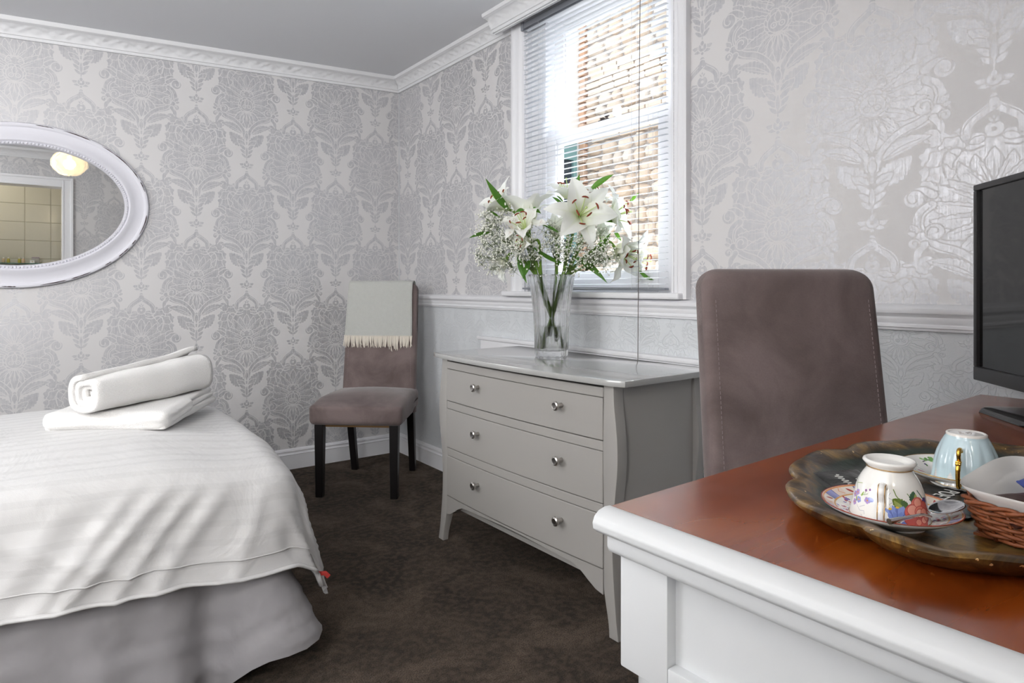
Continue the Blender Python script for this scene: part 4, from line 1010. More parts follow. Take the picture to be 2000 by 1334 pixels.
M_ANTHER = simple('rust_anther', lin(128, 52, 28), .8)
M_FILA = simple('pale_green_filament', lin(196, 214, 140), .5)
M_BABY = simple('tiny_white_blossom', lin(240, 240, 230), .8)

def petal_mesh(L, Wd, a0, a1, ruffle, seed, mat, twist=0.0):
    g = G(); n, m = 14, 8
    # integrate the spine in the (out, up) plane
    sp = [(0.0, 0.0)]; ang = []
    for i in range(n):
        t = (i+.5)/n; a = math.radians(lerp(a0, a1, t**1.5)); ang.append(a)
        sp.append((sp[-1][0]+L/n*math.sin(a), sp[-1][1]+L/n*math.cos(a)))
    ang.append(ang[-1])
    def fn(u, v):
        i = int(round(v*n)); o, h = sp[i]; a = ang[i]; x = (u-.5)*2
        w = Wd/2*(math.sin(PI*min(1, .06+.94*v)**.80))**.85*(1-.1*v) if v < 1 else .0006
        cup = .28*w*(x*x)*(1-.6*v)-.10*w*math.exp(-(x/.22)**2)
        rf = ruffle*math.sin(v*15+seed+2.2*(x > 0))*x*x*math.sin(PI*v)
        nx_, nz_ = -math.cos(a), math.sin(a)
        return (o+nx_*(cup+rf), x*w+twist*v*v*L, h+nz_*(cup+rf))
    g.grid(fn, m, n, uvfn=lambda u, v: (u, v)); return mesh('petal', g, mat, 180)
def petal_set(mat, L, a0, a1, ruf):
    return [petal_mesh(L*(1.0 if k < 3 else .97), .072 if k % 2 else .050, a0+(0 if k % 2 else 5), a1+(0 if k % 2 else 10), ruf, k*1.7, mat, (-.10+.07*(k % 3))) for k in range(6)]
PS_OPEN = petal_set(M_PETAL, .118, 34, 118, .0035); PS_HALF = petal_set(M_PETAL, .118, 20, 88, .0030); PS_BUD = petal_set(M_PETAL, .105, 10, 40, .0022)
PS_WILT = petal_set(M_WILT, .112, 26, 128, .0075); PS_FLOP = petal_set(M_WILT, .115, 20, 100, .006)
g = G(); g.tube(crv([(0, 0, 0), (.012, 0, .03), (.026, 0, .060)], 4), [.0012]*9, 5); ME_FIL = mesh('stamen', g, M_FILA, 60)
g = G(); g.tube([(.026, -.0095, .0585), (.0265, -.006, .0605), (.027, 0, .0615), (.0265, .006, .0605), (.026, .0095, .0585)], [.0008, .0022, .0026, .0022, .0008], 6); ME_ANT = mesh('anther', g, M_ANTHER, 60)
g = G(); g.tube([(0, 0, 0), (.002, 0, .04), (.004, 0, .070)], [.0018, .0014, .0014], 6); g.rbox(.007, .007, .005, .0024, 3, (.004, 0, .072)); ME_PIS = mesh('pistil', g, M_FILA, 60, merge=1e-6)
def leaf_geo(a, b, wid, bend=(0, 0, 0), roll=0.0):
    a, b = Vector(a), Vector(b); mid = (a+b)/2+Vector(bend); pts = bez(a, mid*2-(a+b)/2, b, 10); g = G()
    d = (b-a).normalized(); side = d.cross(-AY+AZ*.35)
    if side.length < 1e-3: side = AX.copy()
    side = (side.normalized()*math.cos(roll)+d.cross(side.normalized())*math.sin(roll)); nrm = d.cross(side)
    def fn(u, v):
        i = int(round(v*10)); x = (u-.5)*2; w = wid/2*(math.sin(PI*(.04+.96*v)**.75))**.9 if v < 1 else .0003
        return tuple(pts[i]+side*(x*w)+nrm*(.22*w*abs(x)))
    g.grid(fn, 6, 10); return g
def vp(px, py, dd=0.0):
    """a spot beside the vase, in millimetre-scaled picture units of the bunch"""
    return VB+AX*((px-1074)/508)+AZ*((692-py)/508)+AY*dd
def lily(px, py, dd, face, pset, label, scale=1.0, roll=0.0, stam=True, leaves=(), thick=.0052, drop=()):
    c = vp(px, py, dd); f = (AX*face[0]+AZ*face[1]-AY*face[2]).normalized()
    base = c-f*.030*scale
    ang = random.uniform(0, 6.28); foot = VB+Vector((.030*math.cos(ang), .030*math.sin(ang), .026+random.uniform(0, .02)))
    neck = VB+Vector((.055*math.cos(ang+PI), .055*math.sin(ang+PI), .29))
    toward = (c-VB); toward.z = 0; neck = VB+toward*min(1.0, .058/max(toward.length, .01))+Vector((0, 0, .30))
    foot = VB-toward*min(1.0, .043/max(toward.length, .01))+Vector((random.uniform(-.008, .008), random.uniform(-.008, .008), .026))
    t = thing('lily', label, 'lily', tuple(foot), 0, 'white lilies in the vase' if label is None else None)
    path = crv([foot, (foot*.45+neck*.55), neck, base-f*.05*scale if (base-f*.05-neck).length > .05 else (neck+base)/2, base], 7)
    obj('stem', G().tube(path, [thick]*(len(path)-3)+[thick*1.1, thick*1.3, thick*1.5], 8), M_STEM, t, world=True, smooth=60)
    q = Vector((0, 0, 1)).rotation_difference(f).to_matrix().to_4x4(); scale *= 1.12; M0 = Matrix.Translation(base-foot) @ q @ Matrix.Rotation(roll, 4, 'Z') @ Matrix.Scale(scale, 4)
    for k in range(6):
        if k in drop: continue
        inst('petal', pset[k], t, M0 @ Matrix.Rotation(PI/3*k+random.uniform(-.08, .08), 4, 'Z') @ Matrix.Rotation(random.uniform(-.10, .10), 4, 'Y') @ Matrix.Translation((.003, 0, 0)))
    if stam:
        for k in range(6):
            s = inst('stamen', ME_FIL, t, M0 @ Matrix.Rotation(PI/3*k+.5+random.uniform(-.15, .15), 4, 'Z') @ Matrix.Rotation(random.uniform(-.15, .25), 4, 'Y') @ Matrix.Scale(random.uniform(.92, 1.12), 4)); inst('anther', ME_ANT, s)
        inst('pistil', ME_PIS, t, M0)
    for (a, b, w, bend, rl) in leaves:
        obj('leaf', leaf_geo(vp(*a), vp(*b), w, bend, rl), M_LEAF, t, world=True, smooth=180)
    return t
lily(1127, 424, -.10, (.12, .18, 1), PS_OPEN, 'largest open white lily facing the room at the front centre of the bunch', 1.20, .35, leaves=[((1150, 520, -.04), (1184, 458, -.06), .036, (0, 0, 0), .5), ((1120, 505, -.05), (1176, 553, -.08), .024, (.0, .0, .01), .3)])
lily(1196, 424, -.04, (.95, .25, .40), PS_OPEN, 'open white lily facing right, upper right of the bunch', 1.12, .1, leaves=[((1190, 436, -.05), (1148, 438, -.07), .026, (0, 0, .012), .0), ((1222, 398, -.04), (1238, 382, -.05), .012, (0, 0, 0), .3)])
lily(1030, 420, -.03, (-.05, 1, -.15), PS_HALF, 'white lily held upright with its cup seen from the side, upper left centre', 1.15, .2, stam=False, leaves=[((1026, 418, -.06), (1004, 422, -.08), .020, (0, 0, .010), .3), ((1030, 416, -.06), (1052, 424, -.09), .020, (0, 0, .010), .2)])
lily(980, 402, -.02, (-.75, .65, .25), PS_HALF, 'white lily leaning up and left behind the broad leaf at the far left', 1.04, .6, leaves=[((991, 414, -.07), (949, 359, -.10), .030, (.0, 0, -.004), .2), ((975, 428, -.04), (949, 415, -.05), .010, (0, 0, .004), .2)])
lily(1108, 372, .05, (-.15, 1, .25), PS_OPEN, 'white lily at the top of the bunch, rust stamens against the blind', .98, .9, leaves=[((1117, 378, -.02), (1127, 345, -.03), .020, (0, 0, 0), .1), ((1098, 406, -.03), (1074, 390, -.05), .016, (0, 0, .004), .2), ((1096, 398, -.03), (1082, 388, -.05), .010, (0, 0, .004), .2)])
lily(1168, 385, .03, (.45, .85, .35), PS_WILT, 'curling white lily between the top one and the right one', .74, .3, leaves=[((1150, 372, .0), (1193, 345, -.02), .022, (0, 0, .006), .3)])
lily(1020, 446, -.10, (-.30, .75, .55), PS_WILT, 'white lily with browning petals and upright stamens, left of centre', .92, 1.0, leaves=[((1091, 515, -.08), (1030, 480, -.10), .018, (0, 0, -.008), .2), ((1084, 458, -.09), (1044, 442, -.10), .013, (0, 0, .006), .2)])
lily(1022, 478, -.11, (-.90, -.05, .45), PS_FLOP, 'drooping lily with brown-stained petals turned left under the centre', .72, .2)
lily(1205, 496, -.08, (.70, -.45, .60), PS_FLOP, 'wilting lily with brown-streaked petals hanging at the lower right', 1.15, .5, leaves=[((1236, 530, -.08), (1262, 547, -.09), .014, (0, 0, -.006), .2)])
lily(1238, 508, -.02, (.95, -.15, .25), PS_WILT, 'white lily turned right, outermost at the lower right', 1.02, .8, leaves=[((1196, 452, .0), (1208, 472, -.01), .014, (0, 0, 0), .2)])
lily(978, 515, -.02, (-.75, -.60, .25), PS_FLOP, 'drooping lily hanging low at the left of the vase', .80, .3, stam=False, leaves=[((1010, 500, -.06), (1026, 554, -.10), .020, (-.006, 0, 0), .1), ((1030, 510, -.07), (1018, 545, -.10), .022, (0, 0, 0), .3), ((956, 456, -.03), (917, 468, -.05), .018, (0, 0, .006), .2)])
lily(1085, 452, .02, (.0, .8, .5), PS_BUD, 'half-open white lily low behind the large front one', .80, .4, stam=False, leaves=[((1086, 520, -.06), (1086, 478, -.07), .018, (0, 0, 0), .8)])
lily(1178, 452, .05, (.3, .8, .4), PS_BUD, 'half-open white lily behind the right-facing one', .80, .1, stam=False)

g = G()
for (a, b, c_) in (((1, 0, 0), (0, 1, 0), (0, 0, 1)),):
    v8 = [Vector(p) for p in ((1, 0, 0), (-1, 0, 0), (0, 1, 0), (0, -1, 0), (0, 0, 1), (0, 0, -1))]
OCT = [(0, 2, 4), (2, 1, 4), (1, 3, 4), (3, 0, 4), (2, 0, 5), (1, 2, 5), (3, 1, 5), (0, 3, 5)]
def spray(cx_, cy_, rad, n, dd, label, cl):
    c = vp(cx_, cy_, dd); tw = c-VB; tw.z = 0; neck = VB+tw*min(1, .05/max(.01, tw.length))+Vector((0, 0, .30)); foot = VB-tw*min(1, .025/max(.01, tw.length))+Vector((0, 0, .05))
    t = thing('gypsophila_spray', label, 'flower spray', tuple(foot))
    gs, gb = G(), G(); R = rad/508
    hub = neck*.45+c*.55-AZ*R*.25
    gs.tube(crv([foot, neck, hub], 6), [.0014]*13, 5)
    for k in range(cl):
        d = Vector((random.gauss(0, 1), random.gauss(0, 1), random.gauss(.2, 1))).normalized(); q = c+d*R*random.uniform(.45, 1.0); q.z = c.z+(q.z-c.z)*.85
        gs.tube(crv([hub, (hub+q)/2+AZ*.006, q], 3), [.0007]*7, 4, caps=False)
        for j in range(n//cl):
            e = q+Vector((random.gauss(0, 1), random.gauss(0, 1), random.gauss(0, 1)))*.0135; s = random.uniform(.0030, .0048)
            gs.tube([q-AZ*.006, e], .00035, 3, caps=False)
            rot = Matrix.Rotation(random.uniform(0, 3), 3, Vector((random.random(), random.random(), .3)))
            gb.add([e+rot @ (p*s) for p in v8], OCT)
    obj('stem', gs, M_STEM2, t, world=True, smooth=60); obj('blossom', gb, M_BABY, t, world=True, smooth=180, kind='stuff')
spray(982, 452, 50, 640, -.04, 'cloud of tiny white gypsophila at the upper left of the bunch', 30)
spray(960, 490, 46, 560, -.02, 'cloud of tiny white gypsophila bulging furthest left', 28)
spray(1020, 498, 46, 520, -.08, 'gypsophila spray above the left of the vase rim', 28)
spray(1080, 465, 36, 220, -.02, 'gypsophila spray behind the large front lily', 18)
spray(1112, 496, 46, 340, -.08, 'gypsophila spray over the middle of the vase rim', 26)
spray(1152, 482, 42, 280, -.05, 'gypsophila spray under the right of the front lily', 20)
spray(1166, 506, 38, 260, -.09, 'gypsophila spray reaching down to the right', 20)

# ------------------------------------------------------------------ desk
M_DESK = simple('cool_white_desk_paint', lin(212, 214, 216), 0.45, bump=(24, 0.05, 0.008))
DK = thing('desk', 'white painted desk with a polished mahogany top', 'desk', (.505, .528, 0), math.radians(1.6))
# local: x along the long edge to the right wall, y negative = depth of the desk
Ld, Dd, ZD = 1.262, .72, .750
obj('wood_top', G().box(.026, Ld, -Dd+.026, .0, ZD-.020, ZD), M_WOOD, DK, bevel=(.0012, 1), smooth=30, label='polished reddish mahogany surface')
edge = [(.0, .000), (.0, -.004), (-.004, -.0005), (-.012, -.001), (-.020, -.004), (-.026, -.010), (-.028, -.017), (-.026, -.022), (-.022, -.025), (.03, -.025), (.03, .0)]
LIP = [(.0265, ZD+.0006), (.018, ZD+.0012), (.008, ZD-.0010), (.001, ZD-.006), (-.002, ZD-.013), (-.001, ZD-.020), (.004, ZD-.0245), (.0265, ZD-.0245)]
g = G(); g.prism(LIP, lambda p: (p[0], .0005-0*p[0], p[1]), lambda p: (p[0], -Dd, p[1])); obj('moulding', g, M_DESK, DK, bevel=(.0015, 2), smooth=40)
STP = [(.012, ZD-.0245), (.012, ZD-.040), (.0145, ZD-.046), (.020, ZD-.0485), (.05, ZD-.0485), (.05, ZD-.0245)]
g = G(); g.prism(STP, lambda p: (p[0], -.008, p[1]), lambda p: (p[0], -Dd+.01, p[1])); g.box(.05, Ld-.01, -.030, -.010, ZD-.0485, ZD-.0205); obj('frieze', g, M_DESK, DK, bevel=(.003, 2), smooth=40)
zb_, zt_ = .600, ZD-.0485
g = G()
sx = .030
g.box(sx, sx+.022, -.078, -.012, zb_-.028, zt_); g.box(sx, sx+.022, -Dd+.012, -Dd+.078, zb_-.028, zt_)
g.box(sx, sx+.022, -Dd+.078, -.078, zb_-.026, zb_-.001)
obj('side_frame', g, M_DESK, DK, bevel=(.0025, 2), smooth=40)
obj('side_panel', G().box(sx+.014, sx+.024, -Dd+.07, -.07, zb_-.004, zt_), M_DESK, DK)
obj('side_panel', G().box(Ld-.05, Ld-.02, -Dd+.02, -.02, zb_-.02, zt_), M_DESK, DK, bevel=(.003, 1))
obj('apron', G().box(sx+.022, Ld-.05, -.038, -.018, .640, zt_), M_DESK, DK, bevel=(.003, 1)); obj('apron', G().box(sx+.022, Ld-.05, -Dd+.018, -Dd+.038, zb_-.02, zt_), M_DESK, DK, bevel=(.003, 1))
TL = [(.0, .0), (.018, .0), (.022, .02), (.019, .05), (.024, .07), (.027, .16), (.024, .30), (.026, .42), (.020, .46), (.028, .485), (.031, .515), (.024, .540), (.032, .552), (.032, .5725), (0, .5725)]
for lx, ly in ((sx+.036, -.050), (sx+.036, -Dd+.05), (Ld-.06, -.05), (Ld-.06, -Dd+.05)): obj('leg', G().lathe(TL, 24, (lx, ly, 0)), M_DESK, DK, smooth=50)

# ------------------------------------------------------------------ television
tvd = Vector((.729, .705, 0)).normalized()              # along the screen, towards the far edge
TV0 = Vector((1.712, .548, 0)); TVW, TVH = .735, .436
mid = TV0-tvd*(TVW/2)
tv = thing('television', 'black flat-screen television standing on the desk at the right edge', 'television', (mid.x, mid.y, ZD), math.atan2(tvd.y, tvd.x))
# local x along the screen, +y = towards the viewer's left (screen side)
z0 = .0405
g = G(); bz = .013; bb = .030
g.box(-TVW/2, TVW/2, -.006, .012, z0, z0+bb); g.box(-TVW/2, TVW/2, -.006, .012, z0+TVH-bz, z0+TVH); g.box(-TVW/2, -TVW/2+bz, -.006, .012, z0+bb, z0+TVH-bz); g.box(TVW/2-bz, TVW/2, -.006, .012, z0+bb, z0+TVH-bz)
obj('bezel', g, M_TV, tv, bevel=(.0022, 2), smooth=40)
obj('screen', G().box(-TVW/2+bz, TVW/2-bz, .000, .005, z0+bb, z0+TVH-bz), M_SCREEN, tv, smooth=None)
g = G(); g.rbox(TVW-.06, .035, TVH-.08, .015, 6, (0, -.022, z0+TVH/2+.01)); obj('rear_shell', g, M_TV, tv, merge=1e-5)
obj('neck', G().box(-.06, .06, -.030, -.012, .008, .10), M_TV, tv, bevel=(.004, 2))
g = G(); g.prism([(-.205, -.09), (.205, -.09), (.205, .075), (.18, .095), (-.18, .095), (-.205, .075)], lambda p: (p[0], p[1], .0), lambda p: (p[0]*.97, p[1]*.95, .010)); obj('base', g, M_SCREEN, tv, bevel=(.003, 2), label='glossy black foot')

# ------------------------------------------------------------------ tea tray
TRC = Vector((.868, .272, ZD))
ty = thing('tea_tray', 'antique gilt and dark green tray with a scalloped edge on the desk', 'tray', tuple(TRC))
def tray_mat():
    t = NT('worn_gilt_lacquer'); co = t.coord(); u = t.add('ShaderNodeUVMap'); sp = t.add('ShaderNodeSeparateXYZ'); t.l.new(u.outputs[0], sp.inputs[0])
    f = t.noise(co, 26, 6, .65, .8); f2 = t.noise(co, 9, 4, .6, .5); f3 = t.noise(co, 120, 3)
    gilt = t.ramp(f, [(.34, lin(34, 24, 14)), (.46, lin(74, 54, 27)), (.56, lin(112, 84, 40)), (.66, lin(150, 116, 52)), (.78, lin(70, 50, 26))])
    green = t.ramp(f, [(.35, lin(16, 26, 18)), (.62, lin(30, 50, 36)), (.8, lin(62, 60, 42))])
    cream = t.ramp(f2, [(.35, lin(126, 104, 62)), (.5, lin(196, 180, 140)), (.68, lin(216, 204, 172))])
    inl = t.add('ShaderNodeTexCoord'); xs = t.add('ShaderNodeSeparateXYZ'); t.l.new(inl.outputs['Object'], xs.inputs[0])
    k = t.ramp(t.math('ADD', sp.outputs[1], t.math('MULTIPLY', t.math('SUBTRACT', f2, .5), .10)), [(.60, (0, 0, 0, 1)), (.645, (1, 1, 1, 1)), (.84, (1, 1, 1, 1)), (.88, (0, 0, 0, 1))])
    kb = t.math('MULTIPLY', k, t.math('GREATER_THAN', xs.outputs[1], .01))
    c = t.mix(kb, gilt, green)
    kc = t.math('MULTIPLY', t.ramp(t.math('ADD', sp.outputs[1], t.math('MULTIPLY', t.math('SUBTRACT', f2, .5), .5)), [(.44, (0, 0, 0, 1)), (.50, (1, 1, 1, 1)), (.60, (1, 1, 1, 1)), (.64, (0, 0, 0, 1))]), t.math('LESS_THAN', xs.outputs[1], -.055))
    c = t.mix(t.math('MULTIPLY', kc, .85), c, cream)
    chip = t.math('MULTIPLY', t.math('GREATER_THAN', f3, .70), t.math('GREATER_THAN', sp.outputs[1], .86)); c = t.mix(chip, c, lin(226, 196, 140))
    t.set(col=c, rough=t.mix(f2, (.30,)*3+(1,), (.46,)*3+(1,)), metal=t.math('MULTIPLY', t.math('SUBTRACT', 1.0, kb), .30), spec=.5, coat=.25, coatr=.2); t.bump(t.math('ADD', f, t.math('MULTIPLY', f3, .4)), .35, .004); return t.m
M_TRAY = tray_mat()
TA, TBb = .258, .192
def scal(a):
    w = abs(math.sin(4.0*a+.6)); return 1.0-.070*(1-w)**3.5+.010*math.sin(8*a)
TP = [(0, .0075), (.30, .0075), (.55, .0075), (.66, .008), (.73, .0088), (.78, .0112), (.83, .0160), (.885, .0215), (.93, .0252), (.965, .0266), (.985, .0264), (.996, .0240), (.986, .0195), (.945, .0120), (.88, .0030), (.80, .0005), (.4, .0005), (0, .0005)]
NT_ = 144; g = G(); mT = len(TP)
def trf(u, v):
    j = min(mT-1, int(round(v*(mT-1)))); r, z = TP[j]; a = 2*PI*u
    k = 1+(scal(a)-1)*smooth01((r-.45)/.5); rad = r*k*(1.0)
    if r > .7: z += .0012*math.sin(16*a+1)*smooth01((r-.7)/.2)*(1 if j < 12 else .2)
    return (TA*rad*math.cos(a), TBb*rad*math.sin(a), z)
g.grid(trf, NT_, mT-1, uvfn=lambda u, v: (u*6, TP[min(mT-1, int(round(v*(mT-1))))][0] if v*(mT-1) < 12.5 else .95))
obj('tray_body', g, M_TRAY, ty, smooth=60, merge=1e-6)
ZTR = ZD+.0078

# ------------------------------------------------------------------ china
FACE = math.atan2(-.303, -.702)                        # side of a cup that faces the doorway
def cup_art(kind):
    Wc, Hc = 1536, 420; c = Canvas(Wc, Hc, (.945, .94, .925)); L = lambda *q: tuple(x/255 for x in q)
    U = lambda deg: Wc*(.5+(deg-(15 if deg > 10 else 0))/360.0); V = lambda h: Hc*(h)                       # deg to the right of the facing side, h from the foot (0) to the rim (1)
    if kind == 'rose':
        def fl(x, y, r, col, ctr):
            for k in range(5): a = 2*PI*k/5+.3; c.ell(x+r*.6*math.cos(a), y+r*.6*math.sin(a), r*.50, r*.50, col)
            c.ell(x, y, r*.26, r*.26, ctr)
        gr = L(96, 128, 52)
        for (d, h) in ((-62, .56), (-55, .68), (-36, .64), (-70, .62), (-66, .76)): fl(U(d), V(h), 24, L(150, 158, 214) if (d*7) % 2 else L(176, 150, 206), L(226, 150, 70))
        c.ell(U(-30), V(.61), 24, 18, L(150, 160, 216)); c.ell(U(-42), V(.47), 10, 10, L(140, 96, 150)); c.ell(U(-34), V(.44), 9, 9, L(140, 96, 150)); 
        c.stroke([(U(-52), V(.58)), (U(-44), V(.56)), (U(-37), V(.52))], 3, gr); c.stroke([(U(-44), V(.55)), (U(-42), V(.49))], 3, gr); c.leaf((U(-50), V(.60)), (U(-46), V(.50)), 16, L(140, 168, 80)); c.leaf((U(-64), V(.62)), (U(-60), V(.74)), 14, L(150, 172, 84))
        c.stroke([(U(-80), V(.30)), (U(-74), V(.42)), (U(-66), V(.50))], 5, L(90, 140, 60)); c.stroke([(U(-74), V(.41)), (U(-56), V(.37))], 4, L(150, 170, 90))
        gy = L(170, 172, 182)
        for p in ([(-58, .78), (-48, .86), (-40, .84), (-38, .90)], [(-50, .80), (-40, .74)], [(-44, .92), (-40, .97), (-36, .94)], [(2, .42), (12, .50), (8, .56), (0, .62), (4, .70), (10, .72)], [(6, .66), (-2, .74), (2, .80)], [(70, .82), (76, .90), (70, .98)], [(76, .86), (84, .92), (90, .86)], [(60, .94), (66, .90), (74, .94)]): c.stroke([(U(d), V(h)) for d, h in p], 3, gy)
        # leaves
        c.stroke([(U(22), V(.36)), (U(26), V(.46)), (U(32), V(.54))], 7, L(116, 140, 72)); c.stroke([(U(46), V(.42)), (U(52), V(.50)), (U(53), V(.58))], 6, L(110, 136, 70))
        c.leaf((U(40), V(.70)), (U(20), V(.52)), 84, L(98, 122, 42), 6, .05); c.leaf((U(40), V(.70)), (U(22), V(.54)), 40, L(160, 172, 96), 0, -.10); c.leaf((U(44), V(.64)), (U(33), V(.54)), 44, L(70, 104, 48), 5)
        c.leaf((U(56), V(.60)), (U(60), V(.38)), 70, L(54, 92, 62), 5, -.05); c.leaf((U(60), V(.60)), (U(63), V(.42)), 36, L(150, 164, 84), 0); c.stroke([(U(70), V(.38)), (U(78), V(.50)), (U(84), V(.56))], 9, L(60, 96, 84)); c.leaf((U(76), V(.62)), (U(92), V(.54)), 56, L(92, 78, 140), 3)
        # bluebells
        def bell(x0, y0, x1, y1, w):
            c.leaf((x0, y0), (x1, y1), w, L(118, 138, 206), 0); dx, dy = (x1-x0), (y1-y0); n_ = math.hypot(dx, dy); dx /= n_; dy /= n_
            for q in (-1, 0, 1): c.leaf((x0+dx*n_*.55, y0+dy*n_*.55), (x1+(-dy)*q*w*.62+dx*12, y1+dx*q*w*.62+dy*12), w*.46, L(136, 156, 220) if q else L(104, 122, 192), 0)
            c.ell(x1, y1, w*.20, w*.14, L(232, 186, 66), math.atan2(dy, dx)+PI/2); c.stroke([(x0+dx*n_*.2, y0+dy*n_*.2), (x0+dx*n_*.8, y0+dy*n_*.8)], 4, L(74, 88, 160))
        bell(U(22), V(.90), U(16), V(.70), 56); bell(U(26), V(.90), U(27), V(.66), 58); bell(U(30), V(.88), U(42), V(.70), 58); bell(U(31), V(.93), U(49), V(.97), 54); bell(U(28), V(.96), U(30), V(1.06), 50); bell(U(16), V(.93), U(11), V(1.02), 44)
        c.stroke([(U(6), V(.89)), (U(18), V(.91)), (U(30), V(.92))], 6, L(72, 110, 66)); c.stroke([(U(22), V(.96)), (U(26), V(.90))], 5, L(72, 110, 66))
        # rose
        R = [((54, .74), 66, (214, 104, 94)), ((64, .62), 58, (222, 122, 106)), ((76, .70), 56, (206, 96, 88)), ((74, .82), 58, (200, 86, 78)), ((60, .88), 56, (212, 104, 92)), ((68, .92), 50, (208, 98, 88)), ((47, .86), 42, (204, 92, 84)), ((52, .70), 40, (236, 164, 146)), ((64, .58), 34, (236, 160, 142)), ((66, .74), 44, (226, 132, 116)), ((65, .76), 30, (240, 180, 160)), ((75, .76), 30, (232, 150, 132)), ((72, .89), 24, (236, 160, 142)), ((60, .91), 22, (230, 146, 128)), ((79, .86), 22, (228, 140, 124))]
        for (d, h), r, col in R:
            c.ell(U(d), V(h), r+4, r*.94+4, L(176, 66, 62)); c.ell(U(d), V(h), r, r*.94, L(*col))
    else:
        c.a[:] = L(196, 217, 224)
        n = 10
        for k in range(n):
            a = U(-180+360*k/n+4); w = Wc/n*.40
            c.poly([(a-w, Hc+2), (a-w*.35, V(.80)), (a, V(.70)), (a+w*.35, V(.80)), (a+w, Hc+2)], L(226, 224, 222))
            for q in range(4): c.stroke([(a-w*.6, V(.98-.06*q)), (a+w*.5, V(.86-.04*q))], 2, L(196, 190, 188))
        c.a[:int(Hc*.035)] = L(232, 228, 222); c.a[-6:] = L(206, 172, 110)
    return c.image('cup_print_'+kind)
def china_mat(name, im):
    t = NT(name); cl, _ = t.img(im, 'EXTEND'); t.set(col=cl, rough=.10, spec=.55, coat=.3, coatr=.05); return t.m
M_CHINA = simple('white_bone_china', (.86, .85, .83, 1), .10, spec=.55, coat=.3, coatr=.05)
M_GOLD = simple('worn_gilding', lin(206, 160, 70), .18, metal=1.0)
M_GOLDLINE = simple('gold_line', lin(190, 150, 92), .25, metal=.7)
def sphere_uv(u, phi0): return u
# upturned cup with rose print; local z up, foot on top
def upturned(thing_, prof, mat, h, rfn=None, phi0=FACE-PI):
    """prof from the foot (top) to the rim (bottom): (r, z)"""
    g = G(); m = len(prof); zt0, zb0 = prof[0][1], prof[-1][1]
    def fn(u, v):
        r, z = prof[int(round(v*(m-1)))]; a = 2*PI*u+phi0
        if rfn: r, z = rfn(r, z, a)
        return (r*math.cos(a), r*math.sin(a), z)
    g.grid(fn, 96, m-1, uvfn=lambda u, v: (u, 1-(zt0-prof[int(round(v*(m-1)))][1])/(zt0-zb0)))
    return obj('bowl', g, mat, thing_, smooth=180)
ZS = ZTR+.0135
def saucer(cx_, cy_, R, lab, art, name='saucer', gold=True):
    s = thing('saucer', lab, 'saucer', (cx_, cy_, ZTR))
    P = [(0, .004), (.30, .004), (.40, .0045), (.46, .0065), (.70, .0105), (.90, .0165), (.985, .0195), (1.0, .0198), (.99, .0178), (.9, .0140), (.62, .0055), (.50, .002), (.50, .0), (.44, .0), (.42, .0025), (0, .0025)]
    g = G(); m = len(P); g.grid(lambda u, v: (R*P[int(round(v*(m-1)))][0]*math.cos(2*PI*u), R*P[int(round(v*(m-1)))][0]*math.sin(2*PI*u), P[int(round(v*(m-1)))][1]), 72, m-1, uvfn=lambda u, v: (.5+.49*P[int(round(v*(m-1)))][0]*math.cos(2*PI*u), .5+.49*P[int(round(v*(m-1)))][0]*math.sin(2*PI*u)) if v*(m-1) < 7.5 else (.5, .5))
    obj('plate', g, china_mat('saucer_glaze_'+art, saucer_art(art)), s, smooth=60)
    g = G(); g.tube([(R*1.0*math.cos(2*PI*k/72), R*1.0*math.sin(2*PI*k/72), .0196) for k in range(73)], .0006, 6, caps=False); obj('rim_line', g, M_GOLDLINE if art == 'vine' else simple('rust_red_line', lin(150, 62, 44), .25), s, smooth=180)
    return s
